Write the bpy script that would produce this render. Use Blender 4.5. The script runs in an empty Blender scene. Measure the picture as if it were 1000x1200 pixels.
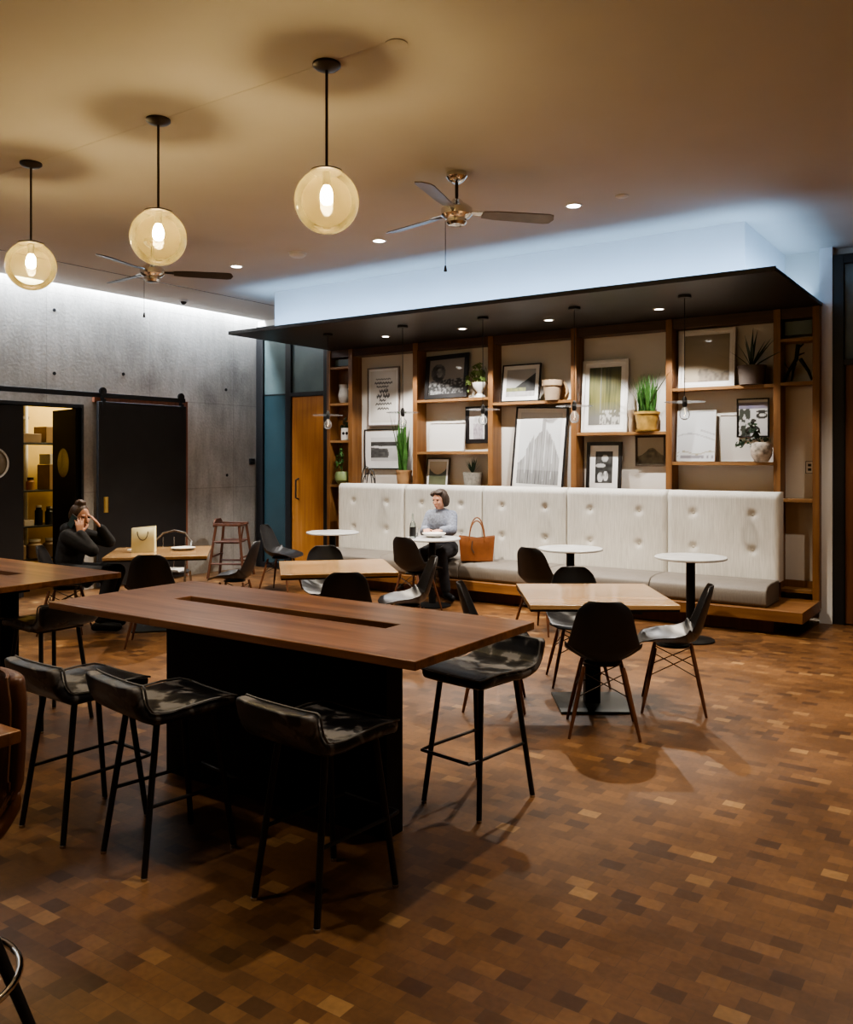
import bpy, bmesh, math, random
from mathutils import Vector, Matrix
random.seed(7)
R = math.radians
C = bpy.context.scene.collection
sc = bpy.context.scene

# ------------------------------------------------------------------ materials
MATS = {}
def mat(name, col, rough=.5, metal=0., var=0., scale=8., stretch=(1, 1, 1), bump=0., spec=.5, coat=0.,
        emit=None, estr=0., trans=0., alpha=1.):
    if name in MATS: return MATS[name]
    m = bpy.data.materials.new(name); m.use_nodes = True
    nt = m.node_tree; b = nt.nodes['Principled BSDF']
    b.inputs['Roughness'].default_value = rough; b.inputs['Metallic'].default_value = metal
    b.inputs['Specular IOR Level'].default_value = spec; b.inputs['Coat Weight'].default_value = coat
    c = (*col, 1)
    tc = nt.nodes.new('ShaderNodeTexCoord'); mp = nt.nodes.new('ShaderNodeMapping')
    mp.inputs['Scale'].default_value = stretch; nt.links.new(tc.outputs['Object'], mp.inputs['Vector'])
    n = nt.nodes.new('ShaderNodeTexNoise'); n.inputs['Scale'].default_value = scale; n.inputs['Detail'].default_value = 5
    nt.links.new(mp.outputs['Vector'], n.inputs['Vector'])
    r = nt.nodes.new('ShaderNodeValToRGB')
    v = var if var else .04
    r.color_ramp.elements[0].position = .3; r.color_ramp.elements[1].position = .7
    r.color_ramp.elements[0].color = (*[max(0, x*(1-v)) for x in col], 1)
    r.color_ramp.elements[1].color = (*[min(1, x*(1+v)) for x in col], 1)
    nt.links.new(n.outputs['Fac'], r.inputs['Fac']); nt.links.new(r.outputs['Color'], b.inputs['Base Color'])
    if bump:
        bp = nt.nodes.new('ShaderNodeBump'); bp.inputs['Strength'].default_value = bump; bp.inputs['Distance'].default_value = .01
        nt.links.new(n.outputs['Fac'], bp.inputs['Height']); nt.links.new(bp.outputs['Normal'], b.inputs['Normal'])
    if emit:
        b.inputs['Emission Color'].default_value = (*emit, 1); b.inputs['Emission Strength'].default_value = estr
    if trans: b.inputs['Transmission Weight'].default_value = trans
    MATS[name] = m
    return m

def node_mat(name):
    m = bpy.data.materials.new(name); m.use_nodes = True; MATS[name] = m
    return m, m.node_tree, m.node_tree.nodes['Principled BSDF']
def N(nt, t, **kw):
    n = nt.nodes.new('ShaderNode'+t)
    for k, v in kw.items():
        if k in n.inputs: n.inputs[k].default_value = v
        else: setattr(n, k, v)
    return n
def ramp(nt, src, stops):
    r = nt.nodes.new('ShaderNodeValToRGB'); e = r.color_ramp.elements
    while len(e) < len(stops): e.new(.5)
    for i, (p, c) in enumerate(stops): e[i].position = p; e[i].color = (*c, 1)
    nt.links.new(src, r.inputs['Fac']); return r
def mix(nt, a, b, fac, mode='MIX'):
    x = nt.nodes.new('ShaderNodeMix'); x.data_type = 'RGBA'; x.blend_type = mode
    for s, i in ((fac, 0), (a, 6), (b, 7)):
        if hasattr(s, 'links'): nt.links.new(s, x.inputs[i])
        elif isinstance(s, (int, float)): x.inputs[i].default_value = s
        else: x.inputs[i].default_value = (*s, 1)
    return x.outputs[2]
def coords(nt, scale=(1, 1, 1), rot=(0, 0, 0), loc=(0, 0, 0)):
    tc = nt.nodes.new('ShaderNodeTexCoord'); mp = nt.nodes.new('ShaderNodeMapping')
    mp.inputs['Scale'].default_value = scale; mp.inputs['Rotation'].default_value = rot; mp.inputs['Location'].default_value = loc
    nt.links.new(tc.outputs['Object'], mp.inputs['Vector']); return mp.outputs['Vector']

def floor_mat():
    m, nt, b = node_mat('parquet_blocks'); L = nt.links.new
    v = coords(nt)
    br = N(nt, 'TexBrick', Scale=1.0); br.offset = .5
    br.inputs['Color1'].default_value = (0, 0, 0, 1); br.inputs['Color2'].default_value = (1, 1, 1, 1)
    br.inputs['Mortar'].default_value = (.3, .3, .3, 1)
    br.inputs['Mortar Size'].default_value = .0007; br.inputs['Brick Width'].default_value = .095; br.inputs['Row Height'].default_value = .07
    L(v, br.inputs['Vector'])
    big = N(nt, 'TexNoise', Scale=1.6, Detail=3.0); L(v, big.inputs['Vector'])
    fine = N(nt, 'TexNoise', Scale=40., Detail=4.0); L(v, fine.inputs['Vector'])
    blk = ramp(nt, br.outputs['Color'], [(0, (.075, .036, .016)), (.15, (.125, .061, .024)), (.8, (.17, .084, .032)), (.96, (.205, .105, .041)), (1., (.32, .19, .08))])
    c = mix(nt, blk.outputs['Color'], ramp(nt, big.outputs['Fac'], [(.3, (.62, .58, .56)), (.7, (1.15, 1.1, 1.02))]).outputs['Color'], 1.0, 'MULTIPLY')
    c = mix(nt, c, ramp(nt, fine.outputs['Fac'], [(.3, (.8, .8, .8)), (.7, (1.1, 1.1, 1.1))]).outputs['Color'], .8, 'MULTIPLY')
    mf = N(nt, 'Math', operation='MULTIPLY'); L(br.outputs['Fac'], mf.inputs[0]); mf.inputs[1].default_value = .55
    c = mix(nt, c, (.04, .022, .012), mf.outputs[0])
    L(c, b.inputs['Base Color'])
    rr = N(nt, 'MapRange'); rr.inputs[3].default_value = .3; rr.inputs[4].default_value = .52
    L(big.outputs['Fac'], rr.inputs[0]); L(rr.outputs[0], b.inputs['Roughness'])
    bp = N(nt, 'Bump', Strength=.25, Distance=.004); L(br.outputs['Fac'], bp.inputs['Height']); bp.invert = True
    L(bp.outputs['Normal'], b.inputs['Normal'])
    b.inputs['Specular IOR Level'].default_value = .45
    return m
def concrete_mat():
    m, nt, b = node_mat('board_concrete'); L = nt.links.new
    v = coords(nt, (1, 1, 1)); vs = coords(nt, (1, 4, .6))
    n1 = N(nt, 'TexNoise', Scale=1.3, Detail=6.0); L(v, n1.inputs['Vector'])
    n2 = N(nt, 'TexNoise', Scale=3.0, Detail=6.0); L(vs, n2.inputs['Vector'])
    n3 = N(nt, 'TexNoise', Scale=30., Detail=3.0); L(v, n3.inputs['Vector'])
    c = ramp(nt, n1.outputs['Fac'], [(.3, (.32, .31, .29)), (.5, (.46, .45, .425)), (.7, (.56, .545, .52))]).outputs['Color']
    c = mix(nt, c, ramp(nt, n2.outputs['Fac'], [(.3, (.78, .78, .77)), (.65, (1.12, 1.12, 1.12))]).outputs['Color'], .6, 'MULTIPLY')
    c = mix(nt, c, ramp(nt, n3.outputs['Fac'], [(.3, (.85, .85, .85)), (.6, (1.05, 1.05, 1.05))]).outputs['Color'], .7, 'MULTIPLY')
    vb = coords(nt, (1, 1, 1), (0, R(90), R(90)), (0, 0, 0))
    tc = nt.nodes.new('ShaderNodeTexCoord'); sx = nt.nodes.new('ShaderNodeSeparateXYZ'); cx = nt.nodes.new('ShaderNodeCombineXYZ')
    L(tc.outputs['Object'], sx.inputs[0]); L(sx.outputs['Y'], cx.inputs['X']); L(sx.outputs['Z'], cx.inputs['Y'])
    br = N(nt, 'TexBrick', Scale=1.0); br.offset = 0; br.inputs['Mortar Size'].default_value = .006
    br.inputs['Brick Width'].default_value = 1.5; br.inputs['Row Height'].default_value = 1.22
    L(cx.outputs[0], br.inputs['Vector'])
    sm = N(nt, 'Math', operation='MULTIPLY'); L(br.outputs['Fac'], sm.inputs[0]); sm.inputs[1].default_value = .35
    c = mix(nt, c, (.16, .155, .14), sm.outputs[0])
    L(c, b.inputs['Base Color']); b.inputs['Roughness'].default_value = .75
    bp = N(nt, 'Bump', Strength=.2, Distance=.01); L(n3.outputs['Fac'], bp.inputs['Height']); L(bp.outputs['Normal'], b.inputs['Normal'])
    return m
def wood_mat(name, dark, light, axis=0, plank=.0, rough=.35, coat=0., gs=1.):
    if name in MATS: return MATS[name]
    m, nt, b = node_mat(name); L = nt.links.new
    s = [14*gs]*3; s[axis] = .9*gs
    v = coords(nt, s)
    n = N(nt, 'TexNoise', Scale=1.6, Detail=6.0, Distortion=.6); L(v, n.inputs['Vector'])
    c = ramp(nt, n.outputs['Fac'], [(.3, dark), (.7, light)]).outputs['Color']
    if plank:
        br = N(nt, 'TexBrick', Scale=1.0); br.offset = .37
        br.inputs['Color1'].default_value = (.72, .7, .68, 1); br.inputs['Color2'].default_value = (1.12, 1.1, 1.06, 1)
        br.inputs['Mortar'].default_value = (.6, .6, .6, 1)
        br.inputs['Mortar Size'].default_value = .0008; br.inputs['Brick Width'].default_value = plank*11; br.inputs['Row Height'].default_value = plank
        L(coords(nt, rot=(0, 0, 0 if axis == 0 else R(90))), br.inputs['Vector'])
        c = mix(nt, c, br.outputs['Color'], .9, 'MULTIPLY')
    L(c, b.inputs['Base Color']); b.inputs['Roughness'].default_value = rough; b.inputs['Coat Weight'].default_value = coat
    b.inputs['Coat Roughness'].default_value = .12
    return m
def worn_leather():
    m, nt, b = node_mat('worn_black_leather'); L = nt.links.new
    v = coords(nt)
    n = N(nt, 'TexNoise', Scale=9., Detail=7.0, Distortion=.4); L(v, n.inputs['Vector'])
    c = ramp(nt, n.outputs['Fac'], [(.47, (.013, .013, .015)), (.54, (.03, .029, .029)), (.585, (.15, .142, .138))]).outputs['Color']
    L(c, b.inputs['Base Color'])
    r = ramp(nt, n.outputs['Fac'], [(.5, (.32,)*3), (.6, (.6,)*3)]); L(r.outputs['Color'], b.inputs['Roughness'])
    bp = N(nt, 'Bump', Strength=.15, Distance=.004); L(n.outputs['Fac'], bp.inputs['Height']); L(bp.outputs['Normal'], b.inputs['Normal'])
    return m
def fabric_mat(name, col, rough=.85):
    m, nt, b = node_mat(name); L = nt.links.new
    n = N(nt, 'TexNoise', Scale=3.0, Detail=4.0); L(coords(nt, (60, 60, 2)), n.inputs['Vector'])
    n2 = N(nt, 'TexNoise', Scale=2.0, Detail=4.0); L(coords(nt), n2.inputs['Vector'])
    c = ramp(nt, n.outputs['Fac'], [(.3, tuple(x*.8 for x in col)), (.7, tuple(min(1, x*1.08) for x in col))]).outputs['Color']
    c = mix(nt, c, ramp(nt, n2.outputs['Fac'], [(.3, (.85, .84, .82)), (.7, (1, 1, 1))]).outputs['Color'], .8, 'MULTIPLY')
    L(c, b.inputs['Base Color']); b.inputs['Roughness'].default_value = rough
    bp = N(nt, 'Bump', Strength=.12, Distance=.003); L(n.outputs['Fac'], bp.inputs['Height']); L(bp.outputs['Normal'], b.inputs['Normal'])
    return m
def clear_glass(name, tint, haze=.0, hazecol=(1, .9, .6), rough=.03, ior=1.45):
    if name in MATS: return MATS[name]
    m = bpy.data.materials.new(name); m.use_nodes = True; MATS[name] = m
    nt = m.node_tree; nt.nodes.clear(); L = nt.links.new
    o = nt.nodes.new('ShaderNodeOutputMaterial')
    t = N(nt, 'BsdfTransparent'); t.inputs[0].default_value = (*tint, 1)
    g = N(nt, 'BsdfGlossy'); g.inputs['Roughness'].default_value = rough
    n = N(nt, 'TexNoise', Scale=14., Detail=4.); L(coords(nt), n.inputs['Vector'])
    lw = N(nt, 'Fresnel', IOR=ior)
    a = nt.nodes.new('ShaderNodeMixShader'); L(lw.outputs[0], a.inputs[0]); L(t.outputs[0], a.inputs[1]); L(g.outputs[0], a.inputs[2])
    last = a
    if haze:
        tr = N(nt, 'BsdfTranslucent'); tr.inputs[0].default_value = (*hazecol, 1)
        mr = N(nt, 'MapRange'); mr.inputs[1].default_value = .3; mr.inputs[2].default_value = .7
        mr.inputs[3].default_value = haze*.55; mr.inputs[4].default_value = haze*1.45
        L(n.outputs['Fac'], mr.inputs[0])
        h = nt.nodes.new('ShaderNodeMixShader'); L(mr.outputs[0], h.inputs[0]); L(a.outputs[0], h.inputs[1]); L(tr.outputs[0], h.inputs[2]); last = h
    L(last.outputs[0], o.inputs[0]); return m
def picture_mat():
    m, nt, b = node_mat('printed_paper')
    a = nt.nodes.new('ShaderNodeAttribute'); a.attribute_name = 'Col'
    nt.links.new(a.outputs['Color'], b.inputs['Base Color']); b.inputs['Roughness'].default_value = .35
    b.inputs['Coat Weight'].default_value = .35; b.inputs['Coat Roughness'].default_value = .04
    return m

M_FLOOR = floor_mat(); M_CONC = concrete_mat(); M_LEATHER = worn_leather(); M_PIC = picture_mat()
M_CEIL = mat('ceiling_paint', (.60, .57, .53), .9, var=.02, scale=2)
M_WHITE = mat('white_paint', (.74, .75, .76), .85, var=.015, scale=3)
M_CREAM = mat('cream_plaster', (.70, .67, .62), .85, var=.02, scale=3)
M_BLACK = mat('black_metal', (.012, .012, .013), .45, var=.1)
M_BLACKP = mat('black_panel', (.006, .006, .0065), .55, var=.1, spec=.25)
M_DOORB = mat('black_door_paint', (.017, .0165, .0175), .5, var=.12, scale=5)
M_CANOPY = mat('dark_bronze_panel', (.022, .019, .018), .38, var=.2, scale=3, spec=.5)
M_PLASTIC = mat('black_plastic', (.013, .013, .015), .38, var=.08, spec=.5)
M_TABLE = wood_mat('walnut_table', (.16, .07, .032), (.34, .165, .078), 0, .085, .28, .2)
M_TABEDGE = wood_mat('walnut_edge', (.09, .035, .013), (.17, .07, .028), 0, 0, .4)
M_SQTOP = wood_mat('oak_table', (.34, .2, .095), (.5, .33, .17), 0, .11, .25, .5)
M_SHELF = wood_mat('oak_shelf', (.145, .062, .019), (.25, .118, .04), 2, 0, .45)
M_SHELFH = wood_mat('oak_shelf_board', (.2, .1, .034), (.32, .168, .064), 0, 0, .45)
M_DOORTR = wood_mat('shaded_oak_rail', (.045, .02, .011), (.085, .038, .018), 0, 0, .5)  # top rail's oak coloured darker for the shade above the canopy beams
M_DOORW = wood_mat('oak_door', (.34, .13, .03), (.46, .2, .05), 2, 0, .4)
M_DOORD = wood_mat('walnut_door', (.13, .05, .022), (.2, .082, .036), 2, 0, .45)
M_LEGW = wood_mat('walnut_leg', (.07, .026, .013), (.14, .055, .026), 2, 0, .4)
M_HIGHW = wood_mat('stained_beech', (.06, .021, .011), (.115, .043, .02), 2, 0, .45)
M_COPPER = wood_mat('red_wood_jamb', (.2, .08, .045), (.3, .125, .07), 2, 0, .5)
M_UPH = fabric_mat('ivory_upholstery', (.72, .705, .66))
M_SEAT = fabric_mat('taupe_upholstery', (.185, .165, .145), .6)
M_STONE = mat('white_marble', (.50, .515, .525), .25, var=.14, scale=5)
M_STEEL = mat('brushed_steel', (.55, .53, .5), .25, 1., var=.06)
M_CHROME = mat('chrome', (.72, .70, .66), .12, 1.)
M_BRONZE = mat('dark_bronze', (.045, .034, .028), .4, .6)
M_BRASS = mat('brass', (.62, .46, .16), .3, 1.)
M_GLOBE = clear_glass('amber_globe_glass', (1., .93, .70), .045, (1., .80, .34), .03, 1.3)
M_CLEAR = clear_glass('clear_glass', (.97, .98, .98), .10, (1, 1, 1), .05, 1.2)
M_BULB = mat('lit_bulb', (1, .9, .6), .4, emit=(1., .82, .52), estr=185.)
M_DOWN = mat('lit_lens', (1, 1, 1), .4, emit=(1., .95, .88), estr=14.)
M_TEAL = mat('teal_dark_glass', (.03, .062, .072), .12, var=.15, scale=1.2, coat=.5)
M_GLASSD = mat('dark_transom_glass', (.12, .165, .165), .08, var=.25, scale=1.5, coat=.6)
M_PAPER = mat('white_paper', (.78, .78, .77), .6)
M_FRAMEB = mat('black_frame', (.012, .01, .01), .35)
M_FRAMEW = mat('white_frame', (.72, .71, .69), .4)
M_FRAMEBR = mat('dark_wood_frame', (.06, .04, .025), .45, var=.2)
M_FRAMEG = mat('grey_wood_frame', (.16, .13, .115), .5, var=.2)
M_LEAF = mat('green_leaf', (.05, .13, .03), .4, var=.45, scale=12)
M_LEAFD = mat('dark_leaf', (.025, .05, .028), .45, var=.4, scale=12)
M_LEAFP = mat('pale_leaf', (.2, .3, .09), .45, var=.4, scale=14)
M_SOIL = mat('soil', (.03, .02, .013), .95)
M_POTTAN = mat('tan_pot', (.36, .2, .09), .6, var=.1)
M_POTYEL = mat('mustard_pot', (.40, .25, .07), .4, var=.35, scale=14)  # mustard deepened for shade on the shelf; the mottling is its pattern
M_POTBEI = mat('beige_clay', (.34, .255, .175), .7, var=.08)  # beige lowered so the colour holds the shelf shade
M_POTGRY = mat('grey_stone_pot', (.25, .23, .2), .8, var=.25, scale=30)
M_POTGRN = mat('green_glaze', (.25, .32, .14), .35, var=.15)
M_POTWHT = mat('white_ceramic', (.7, .68, .64), .3, var=.05)
M_POTSPK = mat('speckled_clay', (.42, .36, .30), .6, var=.6, scale=18)
M_TOTE = mat('tan_leather', (.19, .068, .024), .4, var=.2, scale=9, bump=.1)
M_BROWNL = mat('brown_leather', (.115, .045, .02), .38, var=.25, scale=6, bump=.1)
M_SKIN = mat('skin', (.55, .30, .21), .5, var=.05)
M_HOOD = mat('black_hoodie', (.012, .012, .014), .9, var=.3, scale=20, bump=.2)
M_SWEAT = mat('grey_blue_knit', (.2, .225, .29), .9, var=.3, scale=40, bump=.3)
M_JEAN = mat('black_trousers', (.012, .012, .015), .85, var=.2)
M_HAIR = mat('brown_hair', (.06, .032, .018), .5, var=.5, scale=30, stretch=(4, 4, 1), bump=.4)
M_HAIRD = mat('dark_brown_hair', (.03, .018, .012), .5, var=.5, scale=30, stretch=(4, 4, 1), bump=.4)
M_BAG = mat('cream_paper_bag', (.70, .66, .42), .7, var=.04)
M_YEL = mat('kitchen_yellow_wall', (.62, .46, .17), .8)
M_CARD = mat('cardboard', (.40, .28, .16), .85, var=.08)
M_RED = mat('red_label', (.45, .05, .03), .5)
M_EYE = mat('dark_eye', (.02, .015, .012), .25)
M_LIP = mat('lip', (.42, .15, .12), .5)
M_DSTEEL = mat('dark_steel_plate', (.045, .05, .048), .35, .5, var=.25, scale=6)

# ------------------------------------------------------------------ mesh builder
class MB:
    def __init__(s): s.bm = bmesh.new()
    def bx(s, x0, x1, y0, y1, z0, z1, mtx=None):
        v = [s.bm.verts.new(Vector(p)) for p in ((x0,y0,z0),(x1,y0,z0),(x1,y1,z0),(x0,y1,z0),(x0,y0,z1),(x1,y0,z1),(x1,y1,z1),(x0,y1,z1))]
        if mtx:
            for q in v: q.co = mtx @ q.co
        for f in ((3,2,1,0),(4,5,6,7),(0,1,5,4),(1,2,6,5),(2,3,7,6),(3,0,4,7)): s.bm.faces.new([v[i] for i in f])
        return s
    def ring(s, c, d, r, seg, up=None):
        d = d.normalized(); a = d.orthogonal().normalized() if up is None else (up - d*up.dot(d)).normalized()
        b = d.cross(a)
        return [s.bm.verts.new(c + (a*math.cos(2*math.pi*i/seg) + b*math.sin(2*math.pi*i/seg))*r) for i in range(seg)], a
    def tube(s, pts, r, seg=10, closed=False):
        P = [Vector(p) for p in pts]; n = len(P)
        rr = r if isinstance(r, (list, tuple)) else [r]*n
        rings = []; up = None
        for i in range(n):
            if closed: d = P[(i+1) % n]-P[i-1]
            else: d = P[min(i+1, n-1)]-P[max(i-1, 0)]
            ri, up = s.ring(P[i], d, rr[i], seg, up); rings.append(ri)
        m = n if closed else n-1
        for i in range(m):
            A, B = rings[i], rings[(i+1) % n]
            for k in range(seg): s.bm.faces.new((A[k], A[(k+1) % seg], B[(k+1) % seg], B[k]))
        if not closed: s.bm.faces.new(rings[0][::-1]); s.bm.faces.new(rings[-1])
        return s
    def lathe(s, prof, loc=(0, 0, 0), seg=28, mtx=None):
        L = Vector(loc); rings = []
        T = (lambda v: mtx @ v) if mtx else (lambda v: v)
        for r, z in prof:
            if r < 1e-5: rings.append([s.bm.verts.new(T(Vector((0, 0, z)))+L)])
            else: rings.append([s.bm.verts.new(T(Vector((r*math.cos(2*math.pi*i/seg), r*math.sin(2*math.pi*i/seg), z)))+L) for i in range(seg)])
        for A, B in zip(rings, rings[1:]):
            for k in range(seg):
                k2 = (k+1) % seg
                if len(A) == 1 and len(B) == 1: continue
                if len(A) == 1: s.bm.faces.new((A[0], B[k2], B[k]))
                elif len(B) == 1: s.bm.faces.new((A[k], A[k2], B[0]))
                else: s.bm.faces.new((A[k], A[k2], B[k2], B[k]))
        if len(rings[0]) > 1: s.bm.faces.new(rings[0][::-1])
        if len(rings[-1]) > 1: s.bm.faces.new(rings[-1])
        return s
    def ell(s, c, rad, seg=14, rg=9, rot=None):
        m = Matrix.Translation(Vector(c))
        if rot is not None: m = m @ rot.to_4x4()
        m = m @ Matrix.Diagonal((*rad, 1))
        bmesh.ops.create_uvsphere(s.bm, u_segments=seg, v_segments=rg, radius=1, matrix=m); return s
    def cap(s, p0, p1, r0, r1, seg=12):
        s.tube([p0, p1], [r0, r1], seg); s.ell(p0, (r0,)*3, seg, 8); s.ell(p1, (r1,)*3, seg, 8); return s
    def prism(s, poly, x0, x1, axis='x'):
        def V(p, t): return {'x': (t, p[0], p[1]), 'y': (p[0], t, p[1]), 'z': (p[0], p[1], t)}[axis]
        a = [s.bm.verts.new(V(p, x0)) for p in poly]; b = [s.bm.verts.new(V(p, x1)) for p in poly]
        n = len(poly); s.bm.faces.new(a[::-1]); s.bm.faces.new(b)
        for i in range(n): s.bm.faces.new((a[i], a[(i+1) % n], b[(i+1) % n], b[i]))
        return s
    def grid(s, fn, nu, nv):
        g = [[s.bm.verts.new(fn(i/nu, j/nv)) for j in range(nv+1)] for i in range(nu+1)]
        for i in range(nu):
            for j in range(nv): s.bm.faces.new((g[i][j], g[i+1][j], g[i+1][j+1], g[i][j+1]))
        return s
    def out(s, name, m, parent=None, bevel=0., bseg=2, sub=0, solid=0., ang=.6, off=0., keep=False):
        bm = s.bm
        if not keep: bmesh.ops.recalc_face_normals(bm, faces=bm.faces)
        for f in bm.faces: f.smooth = True
        for e in bm.edges:
            if len(e.link_faces) == 2 and e.calc_face_angle(0) > ang: e.smooth = False
        me = bpy.data.meshes.new(name); bm.to_mesh(me); bm.free()
        me.materials.append(m)
        o = bpy.data.objects.new(name, me); C.objects.link(o)
        if parent: o.parent = parent
        if solid:
            md = o.modifiers.new('solid', 'SOLIDIFY'); md.thickness = solid; md.offset = off
        if bevel:
            md = o.modifiers.new('bevel', 'BEVEL'); md.width = bevel; md.segments = bseg; md.limit_method = 'ANGLE'; md.angle_limit = .6
            md.harden_normals = False
        if sub:
            md = o.modifiers.new('sub', 'SUBSURF'); md.levels = sub; md.render_levels = sub
            for p in me.polygons: p.use_smooth = True
        return o
def tag(o, label=None, cat=None, group=None, kind=None):
    if label: o['label'] = label
    if cat: o['category'] = cat
    if group: o['group'] = group
    if kind: o['kind'] = kind
    return o
def thing(name, label, cat, loc=(0, 0, 0), rotz=0., group=None, kind=None):
    o = bpy.data.objects.new(name, None); C.objects.link(o); o.empty_display_size = .1
    o.location = loc; o.rotation_euler = (0, 0, rotz)
    return tag(o, label, cat, group, kind)
def struct(o, label=None): 
    return tag(o, label, None, None, 'structure')
def dup(root, label, loc, rotz=None, group=None):
    def cp(o, par):
        c = o.copy(); C.objects.link(c)
        if par: c.parent = par
        for ch in list(o.children): cp(ch, c)
        return c
    r = cp(root, None); r.location = loc
    if rotz is not None: r.rotation_euler = (0, 0, rotz)
    r['label'] = label
    if group: r['group'] = group
    return r
def face(dx, dy): return math.atan2(-dx, dy)      # local +Y turned towards (dx, dy)
def bx(*a): return MB().bx(*a)

# ------------------------------------------------------------------ room shell
XL, YB, ZC = -9.7, 9.5, 3.75
struct(bx(-13.5, 4.2, -4.2, 9.8, -.1, 0).out('floor', M_FLOOR), 'brown wood block parquet floor')
ce = MB(); ce.bx(-9.56, 4.2, -4.2, 9.8, ZC, ZC+.25); struct(ce.out('ceiling', M_CEIL), 'warm white painted ceiling')
tr = bx(XL-.2, -9.56, -4.2, 9.8, ZC+.27, ZC+.3).out('trim_1', M_WHITE); struct(tr, 'light slot cover above the concrete wall')
g = bx(-8.505, -8.49, -4.2, 9.5, ZC-.003, ZC+.01).out('trim_2', M_BRONZE); struct(g, 'thin dark groove in the ceiling')
g = bx(-7.2, -2.6, 3.488, 3.4905, ZC-.0012, ZC+.01).out('trim_3', M_CEIL); struct(g, 'hairline joint in the ceiling along the globe lamps')
w = MB()     # concrete wall with the double-door opening
w.bx(XL-.2, XL, -4.2, 5.0, 0, ZC+.27); w.bx(XL-.2, XL, 6.47, 9.8, 0, ZC+.27); w.bx(XL-.2, XL, 5.0, 6.47, 2.28, ZC+.27)
wl = struct(w.out('wall_left', M_CONC), 'grey board-marked concrete wall')
h = MB()
for y, z in ((6.1, 2.68), (7.08, 2.75), (8.85, 2.66), (8.87, 1.4), (4.6, 2.72), (6.1, 3.45), (5.3, 3.62), (3.2, 2.7)):
    h.lathe([(.022, 0), (.022, .004), (0, .004)], (XL+.001, y, z), 12, Matrix.Rotation(R(90), 3, 'Y'))
h.out('tie_hole', M_BLACK, wl)
b = MB(); b.bx(-9.9, 4.2, YB, YB+.25, 0, ZC); struct(b.out('wall_back', M_CREAM), 'cream plaster back wall')
struct(bx(4.0, 4.2, -4.2, 9.8, 0, ZC).out('wall_right', M_CREAM), 'cream wall')
struct(bx(-9.9, 4.2, -4.2, -4.0, 0, ZC).out('wall_front', M_CREAM), 'cream wall')
# kitchen beyond the double doors
struct(bx(-11.75, -11.65, 4.2, 8.4, 0, 3.0).out('wall_kitchen', M_YEL), 'yellow lit kitchen wall')
k = MB(); k.bx(-11.7, -9.9, 4.1, 4.2, 0, 3.0); k.bx(-11.7, -9.9, 8.4, 8.5, 0, 3.0); struct(k.out('wall_kitchen_side', M_YEL), 'kitchen side walls')
struct(bx(-11.75, -9.9, 4.1, 8.5, 3.0, 3.08).out('ceiling_kitchen', M_WHITE), 'kitchen ceiling')
# bulkhead box and canopy
struct(bx(-7.8, -2.04, 7.93, YB, 3.21, ZC).out('trim_4', M_WHITE), 'white bulkhead box washed by cool cove light')
cn = thing('canopy', 'dark flat canopy projecting over the long bench and shelving', 'canopy', (-4.87, 8.4, 3.17))
cn['kind'] = 'structure'
bx(-3.2, 3.21, -1.0, 1.1, 0, .035).out('canopy_panel', M_CANOPY, cn, .004)
bx(-3.2, 3.21, -1.0, -.985, .035, .042).out('canopy_lip', M_BLACK, cn)

def downlight(x, y, z, label, group, r=.055):
    t = thing('recessed_ceiling_light', label, 'ceiling light', (x, y, z), 0, group)
    MB().lathe([(r+.018, 0), (r+.018, -.006), (r, -.008), (r, 0)], (0, 0, 0), 24).out('trim_ring', M_WHITE, t)
    MB().lathe([(0, -.001), (r, -.001), (r, -.004), (0, -.004)], (0, 0, 0), 24).out('lens', M_DOWN, t)
    return t
def spot(name, loc, power, angle=70, blend=.4, col=(1., .87, .70), r=.04, rot=(0, 0, 0)):
    l = bpy.data.lights.new(name, 'SPOT'); l.energy = power; l.spot_size = R(angle); l.spot_blend = blend; l.color = col; l.shadow_soft_size = r
    o = bpy.data.objects.new(name, l); C.objects.link(o); o.location = loc; o.rotation_euler = rot; return o
def area(name, loc, sx, sy, power, rot, col):
    l = bpy.data.lights.new(name, 'AREA'); l.shape = 'RECTANGLE'; l.size = sx; l.size_y = sy; l.energy = power; l.color = col
    o = bpy.data.objects.new(name, l); C.objects.link(o); o.location = loc; o.rotation_euler = rot; return o

for x, lab in ((-3.08, 'recessed ceiling downlight right of the nearer ceiling fan'), (-5.12, 'recessed ceiling downlight left of the nearer ceiling fan'),
               (-7.09, 'recessed ceiling downlight right of the farther ceiling fan')):
    downlight(x, 6.62, ZC, lab, 'ceiling downlights'); spot('downlight_or_fill_beam', (x, 6.62, ZC-.02), 330, 100, .5)
for x in (-6.55, -5.42, -4.30, -3.06):
    i = (-6.55, -5.42, -4.30, -3.06).index(x)
    lab = ('leftmost lit downlight in the dark canopy', 'second lit downlight from the left in the dark canopy',
           'third lit downlight from the left in the dark canopy', 'rightmost lit downlight in the dark canopy')[i]
    downlight(x, 8.6, 3.17, lab, 'canopy downlights', .042); spot('canopy_beam', (x, 8.6, 3.15), 92, 118, .25, (1., .95, .89), .02)
spot('canopy_beam', (-7.6, 8.6, 3.15), 16, 118, .25, (1., .95, .89), .02)
for x, y, p in ((-1.6, 3.3, 130), (-.2, 5.6, 200), (-.9, 7.7, 70), (-2.9, 1.5, 65), (-7.6, 2.4, 170), (.8, 1.6, 35), (-5.6, 1.5, 70), (-1.2, -1.5, 25), (1.5, -1., 40), (-4.5, -1.5, 15)):
    spot('downlight_or_fill_beam', (x, y, ZC-.02), p, 100, .5)  # fill spots added to brighten the room; only the first follows a floor pool
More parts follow.
